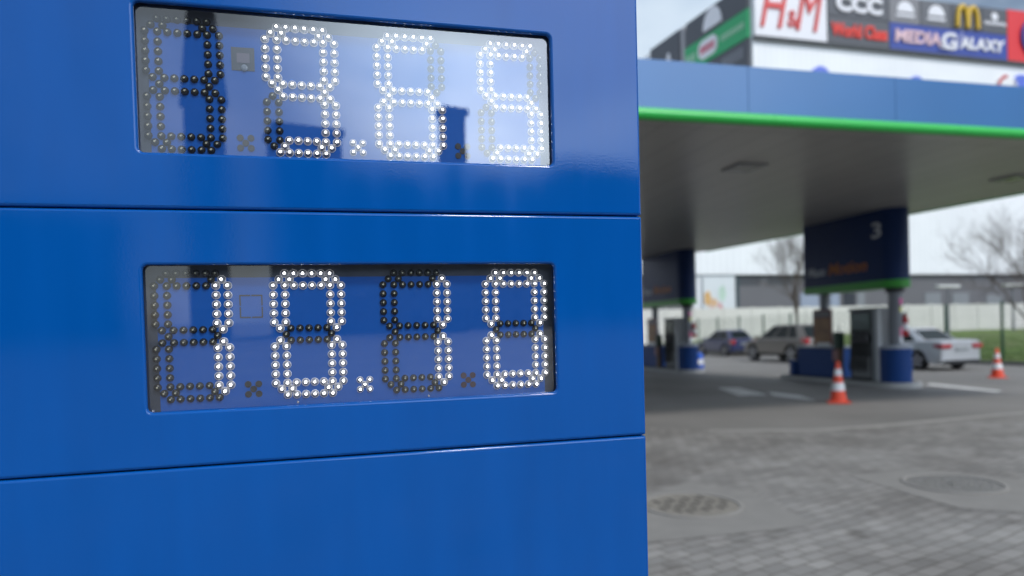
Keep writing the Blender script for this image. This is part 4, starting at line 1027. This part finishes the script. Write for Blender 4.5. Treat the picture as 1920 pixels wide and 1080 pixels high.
for k_ in range(8): x = w_ * .30 + k_ * w_ * .075; q.box(x, x + w_ * .05, -.36, -.305, h_ * (.40), h_ * .78)
q.build('lettering', mat('sign_mid_grey', (.22, .23, .26), rough=.4), o)
o, w_, h_ = store_sign('L', lx_(1222), lx_(1278), SB, ST, SGR, 'tall slate sign with two big pale letters at the far end of the receding face')
text('A', 'lettering', SW, o, w_ * .30, h_ * .30, w_ * .75, h_ * .70, y=-.34, depth=.1, bold=.05)
text('R', 'lettering', SW, o, -w_ * .52, h_ * .28, w_ * .70, h_ * .62, y=-.34, depth=.1, bold=.05)
q = MB(); X = elx
q.box(lx_(1279), lx_(1286), -.2, -.012, SB + 1.5, ST); o = q.build('pilaster', mat('pilaster_grey', (.35, .35, .37), rough=.5), mall); o.rotation_euler = (0, 0, math.atan2(elx.y, elx.x))

# ------------------------------------------------------------------ street lamps beyond the fence
def lamp(px, py, Z, label):
    d = ray(px, py); p = C0 + d * (Z / d.y); t = empty('street_lamp', (p.x, p.y, 0.6), GA); tag(t, label, 'street lamp', 'street lamps before the shopping centre')
    h_ = p.z - .6
    q = MB(); q.lathe([(.09, 0), (.05, h_)], seg=12); q.build('pole', POST, t, angle=50)
    q = MB(); q.box(-.85, .85, -.16, .16, h_, h_ + .14, .04); q.build('lamp_head', mat('lamp_head_white', (.72, .72, .72), rough=.4), t)
lamp(1777, 539, 44, 'street lamp with a flat white head above the silver car')
lamp(1899, 536, 47, 'street lamp with a flat white head by the right edge, behind the bare tree')

# ------------------------------------------------------------------ bare trees
def tree(px, Z, hgt, label, seed, rad, spread, lean=0.0, low=0.3, depth=5, grp='bare trees beyond the cars', z0=0.0):
    rnd = random.Random(seed); u = ray(px, 620); p = Vector((u.x / u.y * Z, Z, z0)); t = empty('bare_tree', p, 0); tag(t, label, 'tree', grp)
    BK_ = mat('bark', (0.085, 0.075, 0.06), rough=.9, var=.3); TW = mat('twigs', (0.10, 0.075, 0.06), rough=.9, var=.3)
    tr = MB(); cr2 = MB()
    pts = [Vector((lean * z / hgt + rnd.uniform(-.04, .04), rnd.uniform(-.04, .04), z)) for z in [hgt * low * k_ / 4 for k_ in range(5)]]
    tr.tube(pts, rad, 9, rad * .78)
    def grow(p0, d, L_, r, dep):
        n_ = 3; q_ = [p0]; dd = d.copy()
        for i in range(n_):
            dd = (dd + Vector((rnd.uniform(-.18, .18), rnd.uniform(-.18, .18), rnd.uniform(-.02, .16)))).normalized(); q_.append(q_[-1] + dd * L_ / n_)
        cr2.tube(q_, r, 5 if dep > 2 else 3, r * .6)
        if dep == 0: return
        for k_ in range(rnd.choice((3, 4)) if dep > 1 else 4):
            at = q_[rnd.choice((1, 2, 3))] if k_ else q_[-1]
            ax = dd.orthogonal().normalized(); ax.rotate(Matrix.Rotation(rnd.uniform(0, 6.28), 3, dd))
            nd = (dd + ax * rnd.uniform(.35, .8) * spread).normalized(); grow(at, nd, L_ * rnd.uniform(.58, .8), r * .55, dep - 1)
    for k_ in range(5):
        a = 6.28 * k_ / 5 + rnd.uniform(-.4, .4); s_ = rnd.uniform(.25, .65) * spread if k_ else .05
        grow(pts[-1 if k_ < 3 else -2], Vector((math.cos(a) * s_, math.sin(a) * s_, 1)).normalized(), hgt * .28, rad * .55, depth)
    tr.build('trunk', BK_, t, angle=60); cr2.build('crown', TW, t)
tree(1494, 44, 8.0, 'slim bare tree rising behind the grey brown car', 9, .09, 1.0, low=.34, depth=5)
tree(1928, 31, 7.6, 'spreading bare tree by the right edge behind the mesh fence', 12, .08, 1.15, low=.16, depth=5, z0=.4)
tree(2010, 27, 5.8, 'bare tree leaning in from beyond the right edge', 21, .075, 1.3, low=.2, depth=5, lean=-.4, z0=.3)

# ------------------------------------------------------------------ town behind the camera, seen mirrored in the sign
nT = -dY
def mirror(px, py):
    d = ray(px, py).normalized(); return (d - nT * 2 * d.dot(nT)).normalized(), hit(px, py, P0, dY)
def block(pxa, pxb, pytop, D, label, roof='flat', tone=(.07, .08, .10)):
    da, pa = mirror(pxa, pytop); db, pb = mirror(pxb, pytop)
    A = pa + da * (D / abs(da.y)); B = pb + db * (D / abs(db.y)); zt = (A.z + B.z) / 2
    A.z = B.z = 0; X = (B - A); wd_ = X.length; X.normalize(); ang = math.atan2(X.y, X.x); dp_ = min(14.0, wd_ * .8)
    t = empty('apartment_block', (A + B) / 2, ang); tag(t, label, 'building', 'town buildings reflected in the price sign')
    q = MB(); q.box(-wd_/2, wd_/2, -dp_, 0, 0, zt) ; q.build('walls', mat('far_wall_%d' % int(tone[0] * 1000), tone, rough=.8), t)
    if roof == 'gable':
        q = MB(); V = [q.bm.verts.new(v) for v in ((-wd_/2 - .3, -dp_, zt), (wd_/2 + .3, -dp_, zt), (wd_/2 + .3, .3, zt), (-wd_/2 - .3, .3, zt), (0, -dp_ / 2, zt * 1.9))]
        for f in ((0, 1, 4), (1, 2, 4), (2, 3, 4), (3, 0, 4), (3, 2, 1, 0)): q.bm.faces.new([V[i] for i in f])
        q.build('roof', DGREY, t)
    else:
        q = MB(); q.box(-wd_/2 - .3, wd_/2 + .3, -dp_ - .3, .3, zt + .002, zt + .8); q.build('roof', DGREY, t)
    q = MB(); n_ = max(2, int(wd_ / 3.2)); m_ = max(2, int(zt / 3.1))
    for i in range(n_):
        for j in range(m_):
            for s_, y in ((1, .03), (-1, -dp_ - .03)):
                x = -wd_/2 + wd_ * (i + .5) / n_; z = 1.2 + j * 3.0
                if z + 1.5 < zt: q.box(x - .7, x + .7, min(y, y - s_ * .02), max(y, y - s_ * .02), z, z + 1.5)
    q.build('windows', mat('far_window', (.04, .05, .06), rough=.1), t)
block(-400, 230, 400, 70, 'long grey block mirrored low at the left of the price sign')
block(345, 420, 190, 60, 'narrow tower with a pointed roof mirrored in the first upper digit', 'gable')
block(515, 640, 250, 75, 'tower block mirrored between the 9 and the 6 of the upper price')
block(640, 850, 330, 80, 'broad low block mirrored under the upper price', tone=(.10, .11, .12))
block(835, 872, 215, 70, 'slim chimney-like block mirrored beside the last upper decimal point')
block(1060, 1260, 320, 95, 'low block mirrored at the right edge of the price sign', tone=(.09, .10, .10))
block(872, 1050, 335, 90, 'wide low block mirrored under the last upper digit', tone=(.09, .10, .10))
